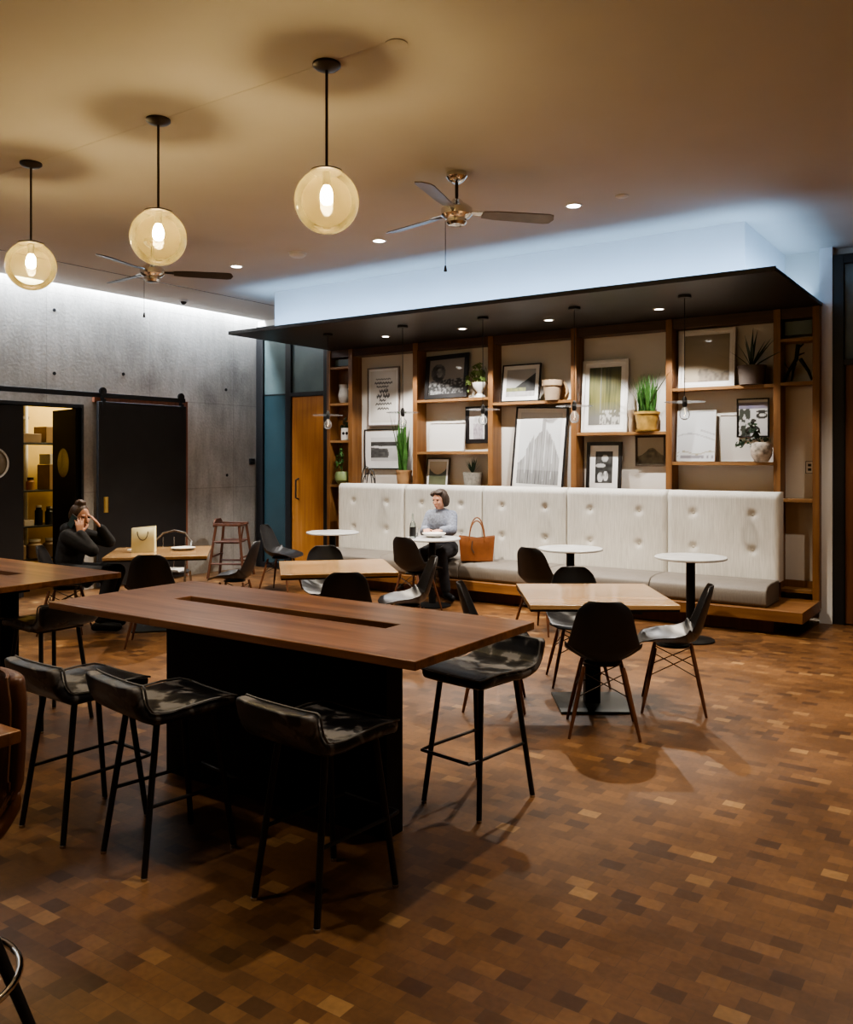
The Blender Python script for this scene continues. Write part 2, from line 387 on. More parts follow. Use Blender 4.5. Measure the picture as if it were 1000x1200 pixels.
# cool cove strips on top of the canopy and along the concrete wall
COOL = (.40, .66, 1.)
area('cove_strip', (-4.9, 7.62, 3.235), 6.1, .05, 19, (R(125), 0, 0), COOL)
area('cove_strip', (-1.8, 8.5, 3.235), .05, 1.9, 5.5, (0, R(-232), 0), COOL)
area('cove_strip', (-7.95, 8.6, 3.235), .05, 1.6, 3, (0, R(232), 0), COOL)
area('wall_wash_strip', (-9.63, 4.0, 3.98), .06, 11, 300, (0, 0, 0), (.82, .9, 1.))
area('kitchen_light', (-10.9, 7.4, 2.95), .5, .8, 32, (0, 0, 0), (1., .82, .5))

# ------------------------------------------------------------------ doors, transoms
def fr(x0, x1, z0, z1, t, y0, y1):
    m = MB(); m.bx(x0, x0+t, y0, y1, z0, z1); m.bx(x1-t, x1, y0, y1, z0, z1); m.bx(x0+t, x1-t, y0, y1, z1-t, z1); return m
# teal glass bay and oak door at the left end of the back wall
f = MB(); f.bx(-9.66, -9.52, 9.42, YB, 0, 3.6); f.bx(-9.05, -8.94, 9.42, YB, 0, 3.6); f.bx(-8.30, -8.22, 9.42, YB, 0, 3.6)
f.bx(-9.66, -8.22, 9.42, YB, 3.55, 3.65); f.bx(-8.94, -8.3, 9.42, YB, 2.56, 2.62); f.bx(-9.52, -9.05, 9.45, YB, 2.60, 2.615)
f.bx(-9.52, -9.05, 9.42, YB, 0, .08)
wf = struct(f.out('trim_5', M_BLACK, None, .003), 'black frame around the teal glass panel and oak door')
w1 = struct(bx(-9.52, -9.05, 9.46, 9.475, .08, 2.6).out('window_1', M_TEAL), 'tall teal glass panel')
w2 = struct(bx(-9.52, -9.05, 9.46, 9.475, 2.615, 3.55).out('window_2', M_GLASSD), 'dark transom glass over the teal panel')
w3 = struct(bx(-8.94, -8.3, 9.46, 9.475, 2.62, 3.55).out('window_3', M_GLASSD), 'dark transom glass over the oak door')
d1 = struct(bx(-8.93, -8.305, 9.44, 9.485, .01, 2.555).out('door_1', M_DOORW, None, .003), 'orange oak flush door')
MB().tube([(-8.8, 9.44, 1.05), (-8.8, 9.38, 1.07), (-8.8, 9.38, 1.33), (-8.8, 9.44, 1.35)], .012).out('door_handle', M_BLACK, d1)
# door at the right edge
f = MB(); f.bx(-1.57, -1.47, 9.4, YB, 0, 3.67); f.bx(-1.47, -.45, 9.4, YB, 3.58, 3.67); f.bx(-1.47, -.45, 9.4, YB, 2.57, 2.63); f.bx(-.5, -.4, 9.4, YB, 0, 3.67)
f.bx(-1.47, -1.46, 9.4, YB, 0, 2.57)
struct(f.out('trim_6', M_BLACK, None, .003), 'black door frame at the right end of the back wall')
d2 = struct(bx(-1.46, -.5, 9.43, 9.47, .01, 2.57).out('door_2', M_DOORD, None, .003), 'dark walnut door')
MB().tube([(-.62, 9.43, 1.0), (-.62, 9.37, 1.02), (-.62, 9.37, 1.3), (-.62, 9.43, 1.32)], .012).out('door_handle', M_BLACK, d2)
struct(bx(-1.47, -.5, 9.45, 9.46, 2.63, 3.58).out('window_4', M_GLASSD), 'dark transom glass over the walnut door')
struct(bx(-1.69, -1.57, 9.38, YB, 0, ZC).out('trim_7', M_WHITE), 'white wall end beside the shelving')
# kitchen double doors
def leaf(name, label, loc, rz):
    d = MB(); W, H, cx, cz, r = .73, 2.26, .365, 1.58, .165
    n = 40; outer = []; inner = []
    for i in range(n):
        a = 2*math.pi*i/n; c, s = math.cos(a), math.sin(a); inner.append((cx+r*c, cz+r*s))
        k = min((W/2)/abs(c) if abs(c) > 1e-6 else 9, ((H-cz) if s > 0 else cz)/abs(s) if abs(s) > 1e-6 else 9)
        outer.append((cx+k*c, cz+k*s))
    def loop(y, pts): return [d.bm.verts.new((p[0], y, p[1])) for p in pts]
    corners = [(W, H), (0, H), (0, 0), (W, 0)]
    fo, fi, bo, bi = loop(-.022, outer), loop(-.022, inner), loop(.022, outer), loop(.022, inner)
    for i in range(n):
        j = (i+1) % n
        d.bm.faces.new((fo[i], fo[j], fi[j], fi[i])); d.bm.faces.new((bo[j], bo[i], bi[i], bi[j]))
        d.bm.faces.new((fi[i], fi[j], bi[j], bi[i])); d.bm.faces.new((fo[j], fo[i], bo[i], bo[j]))
    for c in corners:          # square the corners back out
        for ring in (fo, bo):
            v = min(ring, key=lambda q: (q.co.x-c[0])**2+(q.co.z-c[1])**2); v.co.x, v.co.z = c
    o = d.out(name, M_BLACKP if name == 'door_4' else M_DOORB); o.location = loc; o.rotation_euler = (0, 0, rz); struct(o, label)  # open leaf gets a deeper black, offsetting light bounced off the kitchen wall
    MB().lathe([(r+.02, -.03), (r-.005, -.03), (r-.005, .03), (r+.02, .03), (r+.02, -.03)], (cx, 0, cz), 36, Matrix.Rotation(R(90), 3, 'X')).out('porthole_ring', M_STEEL, o)
    MB().lathe([(0, -.004), (r-.005, -.004), (r-.005, .004), (0, .004)], (cx, 0, cz), 36, Matrix.Rotation(R(90), 3, 'X')).out('porthole_glass', mat('porthole_glass', (.3, .27, .2), .15, coat=.4), o)
    return o
leaf('door_3', 'black kitchen door leaf with round porthole, shut', (XL-.06, 5.0, .01), R(90))
leaf('door_4', 'black kitchen door leaf with round porthole, swung open', (XL-.06, 6.45, .01), R(-90-101))
f = MB(); f.bx(XL-.2, XL+.005, 4.96, 5.0, 0, 2.32); f.bx(XL-.2, XL+.005, 6.47, 6.5, 0, 2.32); f.bx(XL-.2, XL+.005, 5.0, 6.47, 2.28, 2.32)
struct(f.out('trim_8', M_BLACK), 'black frame of the kitchen double doors')
# sliding barn door
f = MB(); f.bx(XL, XL+.05, 8.02, 8.10, 0, 2.44); f.bx(XL, XL+.05, 6.62, 8.02, 2.36, 2.44)
struct(f.out('trim_9', M_COPPER), 'reddish wood jamb behind the sliding door')
d5 = bx(XL+.06, XL+.10, 6.64, 8.03, .02, 2.37).out('door_5', M_DOORB, None, .004); struct(d5, 'black sliding barn door')
m = MB(); m.tube([(XL+.105, 6.75, .96), (XL+.105, 6.75, 1.16)], .036, 14); hd = m.out('door_handle', M_BRASS, d5, .004); tag(hd, 'recessed oval brass pull')
hd.scale = (.25, 1, 1); hd.location = ((XL+.105)*.75, 0, 0)
rl = thing('barn_door_rail', 'long black sliding-door rail fixed across the concrete wall', 'door rail', (XL, 5.5, 2.45))
bx(.05, .062, -3.2, 2.55, -.03, .03).out('rail', M_BLACK, rl, .002)
for y in (-2.6, -1., .4, 1.25, 2.45): MB().tube([(0, y, 0), (.052, y, 0)], .012).out('standoff', M_BLACK, rl)
for y in (6.72, 7.96):
    m = MB(); m.bx(XL+.066, XL+.074, y-.025, y+.025, 2.2, 2.54); m.lathe([(.05, -.012), (.05, .012), (0, .012)], (XL+.078, y, 2.5), 20, Matrix.Rotation(R(90), 3, 'Y'))
    m.bx(XL+.1, XL+.106, y-.025, y+.025, 2.18, 2.4)
    m.out('hanger', M_BLACK, d5)
# thermostat on the concrete
t = thing('wall_switch', 'small black switch box on the concrete wall', 'switch', (XL, 9.36, 1.6))
bx(0, .03, -.05, .05, -.045, .045).out('housing', M_BLACK, t, .004); bx(.03, .034, -.035, .035, -.004, .012).out('button_strip', M_STEEL, t)

# ------------------------------------------------------------------ shelving wall
su = thing('shelving_unit', 'floor-to-canopy oak shelving wall behind the white bench', 'shelving', (-4.88, 9.4, 0))
PX = [(-8.11, -8.05), (-7.72, -7.65), (-6.62, -6.55), (-5.475, -5.405), (-4.355, -4.285), (-3.225, -3.155), (-2.105, -2.035), (-1.735, -1.67)]
ox = 4.88
for a, b in PX:
    bx(a+ox, b+ox, -.12, .095, .15, 3.165).out('upright', M_SHELF, su, .002)
bx(-8.05+ox, -1.735+ox, -.1, .095, 3.06, 3.165).out('top_rail', M_DOORTR, su)
BO = [(0, z) for z in (2.93, 2.42, 1.9, 1.28)] + [(1, 1.25), (2, 2.41), (2, 1.735), (2, 1.25), (3, 2.335), (3, 1.25), (4, 1.945), (4, 1.25), (5, 2.41), (5, 1.61), (5, 1.25), (6, 2.86), (6, 2.42), (6, 1.24), (6, .33)]
for bay, z in BO:
    bx(PX[bay][1]+ox, PX[bay+1][0]+ox, -.115, .095, z-.034, z).out('shelf_board', M_SHELFH, su, .002)
bx(PX[0][1]+ox, PX[1][0]+ox, .06, .08, .33, 3.06).out('back_panel', M_SHELF, su)
bx(PX[6][1]+ox+.02, PX[7][0]+ox-.02, -.03, -.02, 2.9, 3.04).out('glass_panel', M_GLASSD, su)
bx(PX[0][1]+ox+.02, PX[1][0]+ox-.02, -.03, -.02, 2.95, 3.04).out('glass_panel', M_GLASSD, su)
bx(PX[6][1]+ox, PX[7][0]+ox, .06, .09, .33, .4).out('bottom_rail', M_SHELF, su)

def S(y): return 9.4  # nominal plane of things on the shelves
def img(fn, w, h, nx, ny, name, parent, y):
    m = MB(); bm = m.bm; cl = bm.verts.layers.float_color.new('Col')
    vs = [[bm.verts.new((-w/2+w*i/nx, y, h*j/ny)) for j in range(ny+1)] for i in range(nx+1)]
    for i in range(nx):
        for j in range(ny): bm.faces.new((vs[i][j], vs[i+1][j], vs[i+1][j+1], vs[i][j+1]))
    for i in range(nx+1):
        for j in range(ny+1): vs[i][j][cl] = (*fn(i/nx, j/ny), 1)
    return m.out(name, M_PIC, parent)
def hsh(*a):
    v = math.sin(sum(x*k for x, k in zip(a, (127.1, 311.7, 74.7))))*43758.5453; return v-math.floor(v)
def vn(u, v):   # value noise
    i, j = math.floor(u), math.floor(v); f, g = u-i, v-j; f = f*f*(3-2*f); g = g*g*(3-2*g)
    return (hsh(i, j)*(1-f)+hsh(i+1, j)*f)*(1-g)+(hsh(i, j+1)*(1-f)+hsh(i+1, j+1)*f)*g
def lerp(a, b, t): t = max(0, min(1, t)); return tuple(x+(y-x)*t for x, y in zip(a, b))
def g3(v): return (v, v, v)
def picture(label, x, z0, w, h, fn, fw=.022, fm=None, matw=0., lean=0., y=9.46, nx=40, ny=50, group='framed pictures on the shelves', cat='picture', ry=0.):
    fm = fm or M_FRAMEB
    t = thing('framed_picture', label, cat, (x, y, z0), 0, group); t.rotation_euler = (-lean, ry, 0)
    m = MB(); m.bx(-w/2, -w/2+fw, -.012, .012, 0, h); m.bx(w/2-fw, w/2, -.012, .012, 0, h)
    m.bx(-w/2+fw, w/2-fw, -.012, .012, 0, fw); m.bx(-w/2+fw, w/2-fw, -.012, .012, h-fw, h)
    m.out('frame', fm, t, .002)
    bx(-w/2+fw, w/2-fw, .0, .008, fw, h-fw).out('mount', M_PAPER, t)
    o = img(fn, w-2*fw-2*matw, h-2*fw-2*matw, nx, ny, 'print', t, -.002); o.location.z = fw+matw
    return t
def blob(u, v, cu, cv, ru, rv): return ((u-cu)/ru)**2+((v-cv)/rv)**2 < 1
def p_quote(u, v):
    bg = (.62, .60, .56)
    rows = [(.84, .013, .22, .78), (.765, .020, .17, .85), (.695, .016, .24, .70), (.605, .034, .34, .68), (.51, .034, .24, .74), (.43, .022, .34, .6), (.36, .017, .2, .82), (.27, .019, .27, .72)]
    for k, (c, hh, a, b) in enumerate(rows):
        if a < u < b:
            q = u*62+k*1.7; gap = k == 4 and abs(u-.47) < .03
            if abs(v-c-hh*.5*math.sin(q)) < hh*.8 and not gap: return (.07, .065, .06)
            if hsh(math.floor(u*22), k) > .78 and 0 < v-c < hh*1.7 and abs(math.sin(q)) < .6: return (.1, .095, .09)
    return bg
def p_land(u, v):
    if v > .80: return g3(.66)
    if v > .66 - .05*vn(u*5, 1): return g3(.03+.05*vn(u*9, v*20))
    e = .58-.05*math.sin(u*3)+.1*max(0, u-.55)
    if v > e: return g3(.62)
    if u > .62+.1*vn(v*7, 3): return g3(.6-.1*vn(u*8, v*8))
    return g3(.05+.08*vn(u*12, v*12)) if v > .12 else g3(.5)
def p_portrait(u, v):
    s = .5+.1*vn(u*3, v*3)
    if v < .34+.12*vn(u*8, 2): return g3(.03+.3*max(0, vn(u*26, v*24)-.4)*2)
    if blob(u, v, .26, .62, .2, .26): return g3(.02+.16*max(0, vn(u*12, v*12)-.35) if not blob(u, v, .30, .62, .08, .13) else .2*vn(u*14, v*14)+.05)
    return (.30*s+.08, .28*s+.07, .26*s+.06)
def p_small(u, v):
    if blob(u, v, .42, .66, .14, .13) or blob(u, v, .68, .62, .13, .12): return g3(.38+.2*vn(u*14, v*14))
    if v < .55 and (abs(u-.45) < .2 or abs(u-.7) < .18): return (.25+.2*vn(u*15, v*15), .22+.2*vn(u*15, v*15), .25+.2*vn(u*15, v*15))
    return g3(.62-.1*vn(u*4, v*4))
def p_hill(u, v):
    if v > .55+.35*(u-.5)**2*3-.1: return lerp((.35, .24, .14), (.5, .42, .3), (v-.5)*2)
    return lerp((.03, .03, .02), (.13, .14, .08), 1-v*1.7+.3*vn(u*6, v*10))
def p_mtn(u, v):
    e = .30+.75*max(0, u-.28)
    if v < .2: return g3(.3+.2*vn(u*14, v*10))
    if v < .34 and u < .7: return (.12+.15*vn(u*16, v*16), .14+.14*vn(u*16, v*16), .08)
    if v < min(e, .85+.1*vn(u*4, 0)): return g3(.012+.03*vn(u*8, v*8))
    return g3(.42-.12*v+.1*vn(u*3, v*3))
def p_cactus(u, v):
    col = math.floor(u*11); hh = .22+.74*math.exp(-((u-.56)/.36)**2)*(.66+.42*hsh(col, 3))
    if v < hh and abs((u*11) % 1-.5) < .46:
        f = abs((u*11) % 1-.5); return g3(max(.03, .34-.75*abs(f-.2)+.12*vn(u*60, v*10)-.08*(v < .2)))
    if v < .3 and vn(u*18, v*18) > .5: return g3(.35)
    return (.62, .64, .65)
def p_forest(u, v):
    n = vn(u*26, v*3); q = vn(u*6, v*5)
    c = lerp((.05, .06, .025), (.27, .26, .09), n*.7+q*.45-.15)
    if v > .72: c = lerp(c, (.06, .07, .05), (v-.72)*3)
    if v < .4: c = lerp((.16, .16, .15), c, (v-.12)*3.2)
    if v < .26 and u > .35 and vn(u*24, v*26) > .5: c = (.45, .45, .42)
    if abs(u-.37) < .02 and v > .2: c = (.25, .26, .24)
    return c
def p_bw(u, v):
    if blob(u, v, .55, .78, .2, .12): return g3(.3+.15*vn(u*8, v*8))
    if blob(u, v, .3, .55, .28, .07): return g3(.42)
    if blob(u, v, .3, .18, .17, .16) or blob(u, v, .62, .22, .15, .16): return g3(.15+.55*vn(u*10, v*12))
    return g3(.012+.07*vn(u*6, v*9))
def p_sepia(u, v):
    e = .3+.32*math.exp(-((u-.55)/.28)**2)
    if v < e: return lerp((.05, .04, .025), (.2, .17, .11), vn(u*10, v*10)*.8+v*.5)
    return lerp((.30, .25, .18), (.42, .36, .27), v)
def p_pale(u, v):
    if v < .3 and vn(u*5, v*12)+u*.35 > .75: return lerp((.12, .1, .08), (.3, .26, .2), vn(u*20, v*20))
    return lerp((.40, .34, .25), (.28, .24, .17), v+.25*vn(u*3, v*7))
def p_sketch(u, v):
    e1 = .46+.10*math.sin(3.4*u+.4)*(1-u*.3)
    if abs(v-e1) < .012 or (u > .6 and abs(v-(.62-.25*(u-.6))) < .014): return (.42, .44, .47)
    if abs(v-.16-.03*math.sin(u*9)) < .012 and vn(u*9, 1) > .3: return (.40, .38, .30)
    if .04 < v < .11 and vn(u*16, v*10) > .55: return (.3, .3, .34)
    return (.66, .69, .72)
def p_blank(u, v): return (.66, .65, .62)
def p_face(u, v):
    if v > .74: return (.16+.1*vn(u*5, v*5), .15+.09*vn(u*5, v*5), .25) if v < .93 else (.5, .5, .5)
    eye = blob(u, v, .80, .55, .19, .09) and not blob(u, v, .82, .57, .12, .04)
    nose = blob(u, v, .52, .42, .09, .05); lips = blob(u, v, .5, .17, .25, .1) and not blob(u, v, .52, .15, .16, .045)
    if eye or nose or lips or blob(u, v, .8, .67, .2, .035): return g3(.03)
    if u < .42 and vn(u*14, v*12) > .45: return (.05, .06, .05)
    return g3(.5+.1*vn(u*4, v*4))

picture('tall framed typographic print with dark lettering, above the black-and-white landscape', -7.25, 2.09, .55, .81, p_quote, .02, M_FRAMEG, .03, 0, 9.47, 68, 100)
picture('wide black-and-white landscape in a thin black frame below the lettered print', -7.24, 1.50, .68, .55, p_land, .014, M_FRAMEB, .1, 0, 9.47)
picture('dark portrait in a wide black frame, top shelf beside the trailing plant', -6.16, 2.422, .66, .58, p_portrait, .06, M_FRAMEB, 0, .14, 9.36, ry=R(-1.5))
picture('small photo of a couple in a thick black frame between two shelves', -5.74, 1.84, .34, .47, p_small, .055, M_FRAMEB, .0, 0, 9.46)
picture('small hillside print just above the bench back, left of the spiky succulent', -6.32, 1.255, .36, .40, p_hill, .016, M_FRAMEBR, .03, .12, 9.40)
picture('dark mountain photo with white mount beside the clay pot', -5.08, 2.34, .53, .47, p_mtn, .016, M_FRAMEB, .05, .14, 9.37)
picture('large cactus print in a black frame leaning behind the bench', -4.84, 1.268, .70, 1.01, p_cactus, .02, M_FRAMEB, .05, .10, 9.34, 60, 70, ry=R(2))
picture('yellow-green forest print in a white frame beside the mustard pot', -3.99, 1.95, .56, .84, p_forest, .035, M_FRAMEW, .05, .08, 9.38)
picture('black-framed photo of a person in a wide-brimmed hat, below the forest print', -4.0, 1.255, .43, .585, p_bw, .04, M_FRAMEB, .07, .08, 9.39)
picture('small sepia hill picture in a dark wooden frame under the mustard pot', -3.465, 1.56, .35, .345, p_sepia, .022, M_FRAMEBR, 0, 0, 9.47)
picture('large pale landscape in a white frame beside the dark agave', -2.82, 2.415, .6, .63, p_pale, .03, M_FRAMEW, .03, .08, 9.39)
picture('pale line drawing of hills, leaning unframed-looking on the lower right shelf', -2.93, 1.615, .42, .555, p_sketch, .006, M_FRAMEW, 0, .10, 9.38)
picture('blank white canvas leaning beside the pale line drawing', -2.52, 1.615, .36, .50, p_blank, .006, M_FRAMEW, 0, .014, 9.47, 4, 4, cat='canvas')
picture('black-and-white face poster in a black frame above the speckled vase', -2.345, 1.87, .33, .41, p_face, .016, M_FRAMEB, 0, .0, 9.44)
picture('blank white canvas on the shelf left of the small couple photo', -6.17, 1.74, .54, .37, p_blank, .006, M_FRAMEW, 0, .1, 9.40, 4, 4, cat='canvas')

# plants and pots -------------------------------------------------
def blade(m, base, yaw, length, lean, width, curl=.5, n=6, ymax=.09):
    d = Vector((math.cos(yaw), math.sin(yaw), 0)); s = Vector((-d.y, d.x, 0)); P = Vector(base); a = lean; prev = None
    for i in range(n+1):
        t = i/n; w = width*(.55+.9*t if t < .4 else .91*(1-t)/.6+.0)*1.0
        w = max(w, .0008)
        l, r = m.bm.verts.new(P+s*w), m.bm.verts.new(P-s*w)
        mid = m.bm.verts.new(P - (Vector((0, 0, 1))*math.sin(a)*-1+d*0)*0 + Vector((d.x*-.3, d.y*-.3, -.2))*w)
        if prev:
            m.bm.faces.new((prev[0], prev[2], mid, l)); m.bm.faces.new((prev[2], prev[1], r, mid))
        prev = (l, r, mid)
        P = P + (d*math.sin(a)+Vector((0, 0, 1))*math.cos(a))*(length/n); P.y = min(P.y, ymax); a += curl/n
def leafy(m, c, rad, n, size, droop=.3):
    for i in range(n):
        u = Vector((random.gauss(0, 1), random.gauss(0, 1), random.gauss(0, 1)+.2)).normalized()
        p = Vector(c)+Vector((u.x*rad[0], u.y*rad[1], u.z*rad[2]))*random.uniform(.45, 1)
        t = u.orthogonal().normalized(); t = (t*random.uniform(-1, 1)+u.cross(t)*random.uniform(-1, 1)+Vector((0, 0, -droop))).normalized()
        s = t.cross(u).normalized(); L = size*random.uniform(.7, 1.2)
        pts = [p-t*L*.5, p-t*L*.1+s*L*.32, p+t*L*.6, p-t*L*.1-s*L*.32]
        m.bm.faces.new([m.bm.verts.new(q) for q in pts])
def pot(t, r0, r1, h, m, rim=.0, saucer=False):
    pr = [(0, .002), (r0, .002), (r1, h-.02 if rim else h)]
    if rim: pr += [(r1+rim, h-.02-rim), (r1+rim, h)]
    pr += [(r1-.008, h), (r1-.012, h-.02), (0, h-.02)]
    MB().lathe(pr, (0, 0, 0), 26).out('pot', m, t)
    MB().lathe([(0, h-.021), (r1-.012, h-.021), (r1-.012, h-.014), (0, h-.012)], (0, 0, 0), 20).out('soil', M_SOIL, t)
    if saucer: MB().lathe([(0, 0), (r0+.02, 0), (r0+.028, .018), (r0+.02, .018), (0, .006)], (0, 0, 0), 26).out('saucer', m, t)
PG = 'potted plants on the shelves'
t = thing('snake_plant', 'tall snake plant in a tan pot, right of the black-and-white landscape', 'plant', (-6.82, 9.36, 1.252), 0, PG)
pot(t, .085, .105, .24, M_POTTAN, .006); m = MB()
for i in range(15): blade(m, (random.uniform(-.05, .05), random.uniform(-.04, .04), .22), random.uniform(0, 6.28), random.uniform(.40, .82), random.uniform(.03, .24), .034, .05)
m.out('foliage', M_LEAF, t)
t = thing('trailing_plant', 'pale leafy trailing plant in a white footed bowl beside the dark portrait', 'plant', (-5.64, 9.36, 2.412), 0, PG)
MB().lathe([(0, 0), (.075, 0), (.07, .02), (.03, .05), (.035, .07), (.09, .13), (.1, .19), (.09, .19), (.08, .15), (0, .14)], (0, 0, 0), 24).out('pot', M_POTWHT, t)
m = MB(); leafy(m, (-.02, 0, .30), (.12, .07, .15), 80, .07); leafy(m, (-.17, -.02, .2), (.04, .03, .14), 16, .06); leafy(m, (.08, -.04, .2), (.03, .03, .10), 10, .05); m.out('foliage', M_LEAFP, t)
t = thing('spiky_succulent', 'spiky aloe in a pale stone pot just above the bench back', 'plant', (-5.74, 9.35, 1.252), 0, PG)
pot(t, .10, .125, .22, M_POTGRY); m = MB()
for i in range(20): blade(m, (0, 0, .2), i*2.4, random.uniform(.16, .23), random.uniform(.1, .7), .014, .15)
m.out('foliage', M_LEAFD, t)
t = thing('clay_pot', 'empty beige clay pot with thick rim on the shelf by the mountain photo', 'pot', (-4.60, 9.30, 2.337), 0)
MB().lathe([(0, 0), (.085, 0), (.11, .17), (.125, .17), (.13, .235), (.115, .235), (.112, .2), (.08, .02), (0, .015)], (0, 0, 0), 28).out('body', M_POTBEI, t)
t = thing('hoop_basket', 'small round woven tray propped behind the beige clay pot', 'tray', (-4.60, 9.455, 2.337), 0)
MB().lathe([(0, -.008), (.12, -.008), (.13, 0), (.12, .008), (0, .008)], (0, 0, .13), 26, Matrix.Rotation(R(90), 3, 'X')).out('disc', M_CARD, t)
t = thing('grassy_plant', 'bushy green bladed plant in a mustard pot beside the forest print', 'plant', (-3.46, 9.35, 1.948), 0, PG)
pot(t, .105, .135, .22, M_POTYEL, .008, True); m = MB()
for i in range(80): blade(m, (random.uniform(-.08, .08), random.uniform(-.07, .06), .2), random.uniform(0, 6.28), random.uniform(.28, .48), random.uniform(.03, .30), .014, random.uniform(.05, .35))
for yw, l in ((3.6, .5), (-.3, .6), (3.4, .55)): blade(m, (0, -.06, .2), yw, l, .55, .014, .25)
m.out('foliage', M_LEAF, t)
t = thing('ceramic_jar', 'slim brown jar between the forest print and the mustard pot', 'jar', (-3.665, 9.42, 1.948), 0)
MB().lathe([(0, 0), (.04, 0), (.045, .1), (.035, .15), (.045, .2), (.04, .25), (.03, .25), (0, .24)], (0, 0, 0), 20).out('body', M_POTBEI, t)
t = thing('agave_plant', 'dark agave with long spread leaves in a grey pot, top right shelf', 'plant', (-2.33, 9.34, 2.412), 0, PG)
pot(t, .125, .14, .2, mat('shaded_taupe_pot', (.12, .095, .08), .7, var=.15), .004); m = MB()  # pot colour taken darker to carry the shade it stands in
for yw, l, ln in ((3.2, .52, 1.05), (2.9, .34, .8), (-.4, .45, 1.1), (-.3, .40, .65), (3.6, .3, .4), (1.2, .42, .15), (4.4, .36, .25), (5.6, .42, .75), (1.57, .44, .06), (2.6, .3, .2), (5., .3, .5), (-.2, .32, .4)):
    blade(m, (0, -.02, .17), yw, l, ln, .02, .25)
m.out('foliage', M_LEAFD, t)
t = thing('speckled_vase', 'round speckled clay vase with a sprawling succulent, lower right shelf', 'vase', (-2.225, 9.30, 1.612), 0, PG)
MB().lathe([(0, 0), (.06, 0), (.1, .06), (.11, .12), (.09, .18), (.06, .205), (.05, .2), (0, .19)], (0, 0, 0), 28).out('body', M_POTSPK, t)
m = MB(); leafy(m, (-.08, -.03, .29), (.1, .06, .14), 42, .05); leafy(m, (-.2, -.03, .19), (.08, .05, .05), 18, .05); leafy(m, (.02, 0, .23), (.07, .05, .04), 16, .05)
m.tube([(0, 0, .19), (-.06, -.02, .25), (-.2, -.03, .19)], .006, 6); m.tube([(0, 0, .19), (-.06, -.02, .3), (-.1, -.03, .42)], .006, 6); m.out('foliage', M_LEAFD, t)
t = thing('branch_sculpture', 'black forked branch sculpture in the narrow right bay', 'sculpture', (-1.885, 9.37, 2.434), 0)
m = MB(); m.tube([(-.13, 0, 0), (-.09, 0, .1), (-.02, .01, .22), (0, 0, .37)], [.008, .016, .02, .022], 8); m.tube([(.13, 0, .0), (.1, -.01, .09), (.02, 0, .22)], [.01, .016, .02], 8)
m.tube([(-.06, -.02, 0), (-.05, 0, .1), (-.03, .01, .18)], [.008, .012, .014], 8); m.tube([(0, 0, .33), (.05, 0, .37)], [.012, .006], 6); m.tube([(0, 0, .26), (.06, 0, .28)], [.01, .005], 6)
m.tube([(-.13, -.01, .19), (-.1, -.01, .14), (-.07, 0, .1)], [.003, .004, .006], 6); m.out('branch', M_BLACKP, t)
t = thing('wire_sculpture', 'black looped wire sculpture at the left end of the bench back', 'sculpture', (-7.42, 9.36, 1.252), 0)
m = MB()
for cx, rr, hh, yw in ((-.04, .09, .28, .2), (.04, .09, .25, -.3), (0, .12, .19, .9)):
    m.tube([(cx+rr*math.cos(a)*math.cos(yw), rr*math.cos(a)*math.sin(yw)*.5, hh*math.sin(a)+.004) for a in [math.pi*i/14 for i in range(15)]], .007, 6)
m.tube([(-.06, 0, .1), (-.055, 0, .3), (-.06, 0, .42)], [.006, .005, .003], 6); m.out('wire', M_BLACK, t)
# narrow left bay
t = thing('ceramic_pitcher', 'white ceramic pitcher in the narrow left bay', 'pitcher', (-7.86, 9.36, 2.422), 0)
MB().lathe([(0, 0), (.05, 0), (.08, .06), (.085, .12), (.065, .2), (.075, .26), (.065, .26), (.055, .2), (0, .19)], (0, 0, 0), 24).out('body', mat('shaded_white_glaze', (.36, .34, .32), .4, var=.1), t)  # white glaze greyed, the narrow bay's shade is in the colour
MB().tube([(.07, 0, .2), (.12, 0, .18), (.12, 0, .1), (.08, 0, .08)], .01, 8).out('handle', M_POTWHT, t)
t = thing('block_sign', 'small white block sign with two dark ring marks in the narrow left bay', 'sign', (-7.80, 9.33, 1.902), 0)
bx(-.075, .075, -.02, .02, 0, .17).out('block', M_POTWHT, t, .004)
for cx in (-.03, .03): MB().lathe([(.022, 0), (.022, .003), (.012, .003), (.012, 0)], (cx, -.0205, .095), 16, Matrix.Rotation(R(90), 3, 'X')).out('ring_mark', M_BLACK, t)
t = thing('small_fern', 'dark small fern behind the white block sign', 'plant', (-7.88, 9.41, 1.902), 0, PG)
pot(t, .04, .05, .1, M_POTGRY); m = MB(); leafy(m, (0, -.01, .2), (.08, .03, .12), 50, .045); m.out('foliage', M_LEAFD, t)
t = thing('climbing_plant', 'upright leafy plant in a round green pot, lowest in the narrow left bay', 'plant', (-7.88, 9.34, 1.282), 0, PG)
MB().lathe([(0, 0), (.05, 0), (.10, .06), (.105, .13), (.085, .18), (.075, .18), (.07, .15), (0, .14)], (0, 0, 0), 24).out('pot', M_POTGRN, t)
m = MB(); leafy(m, (0, -.02, .36), (.05, .03, .22), 60, .045); leafy(m, (-.07, -.02, .3), (.035, .03, .14), 26, .04); m.tube([(0, 0, .15), (0, 0, .55)], .005, 6); m.out('foliage', M_LEAF, t)
t = thing('power_outlet', 'white outlet plate on the wall in the narrow right bay', 'outlet', (-1.80, 9.495, 1.5), 0)
bx(-.04, .04, -.003, 0, -.005, .12).out('surround', M_BLACK, t); bx(-.034, .034, -.008, -.003, 0, .115).out('plate', M_PAPER, t, .002); m = MB(); m.bx(-.016, .016, -.0095, -.007, .022, .048); m.bx(-.016, .016, -.0095, -.007, .067, .093); m.out('socket', M_DSTEEL, t)

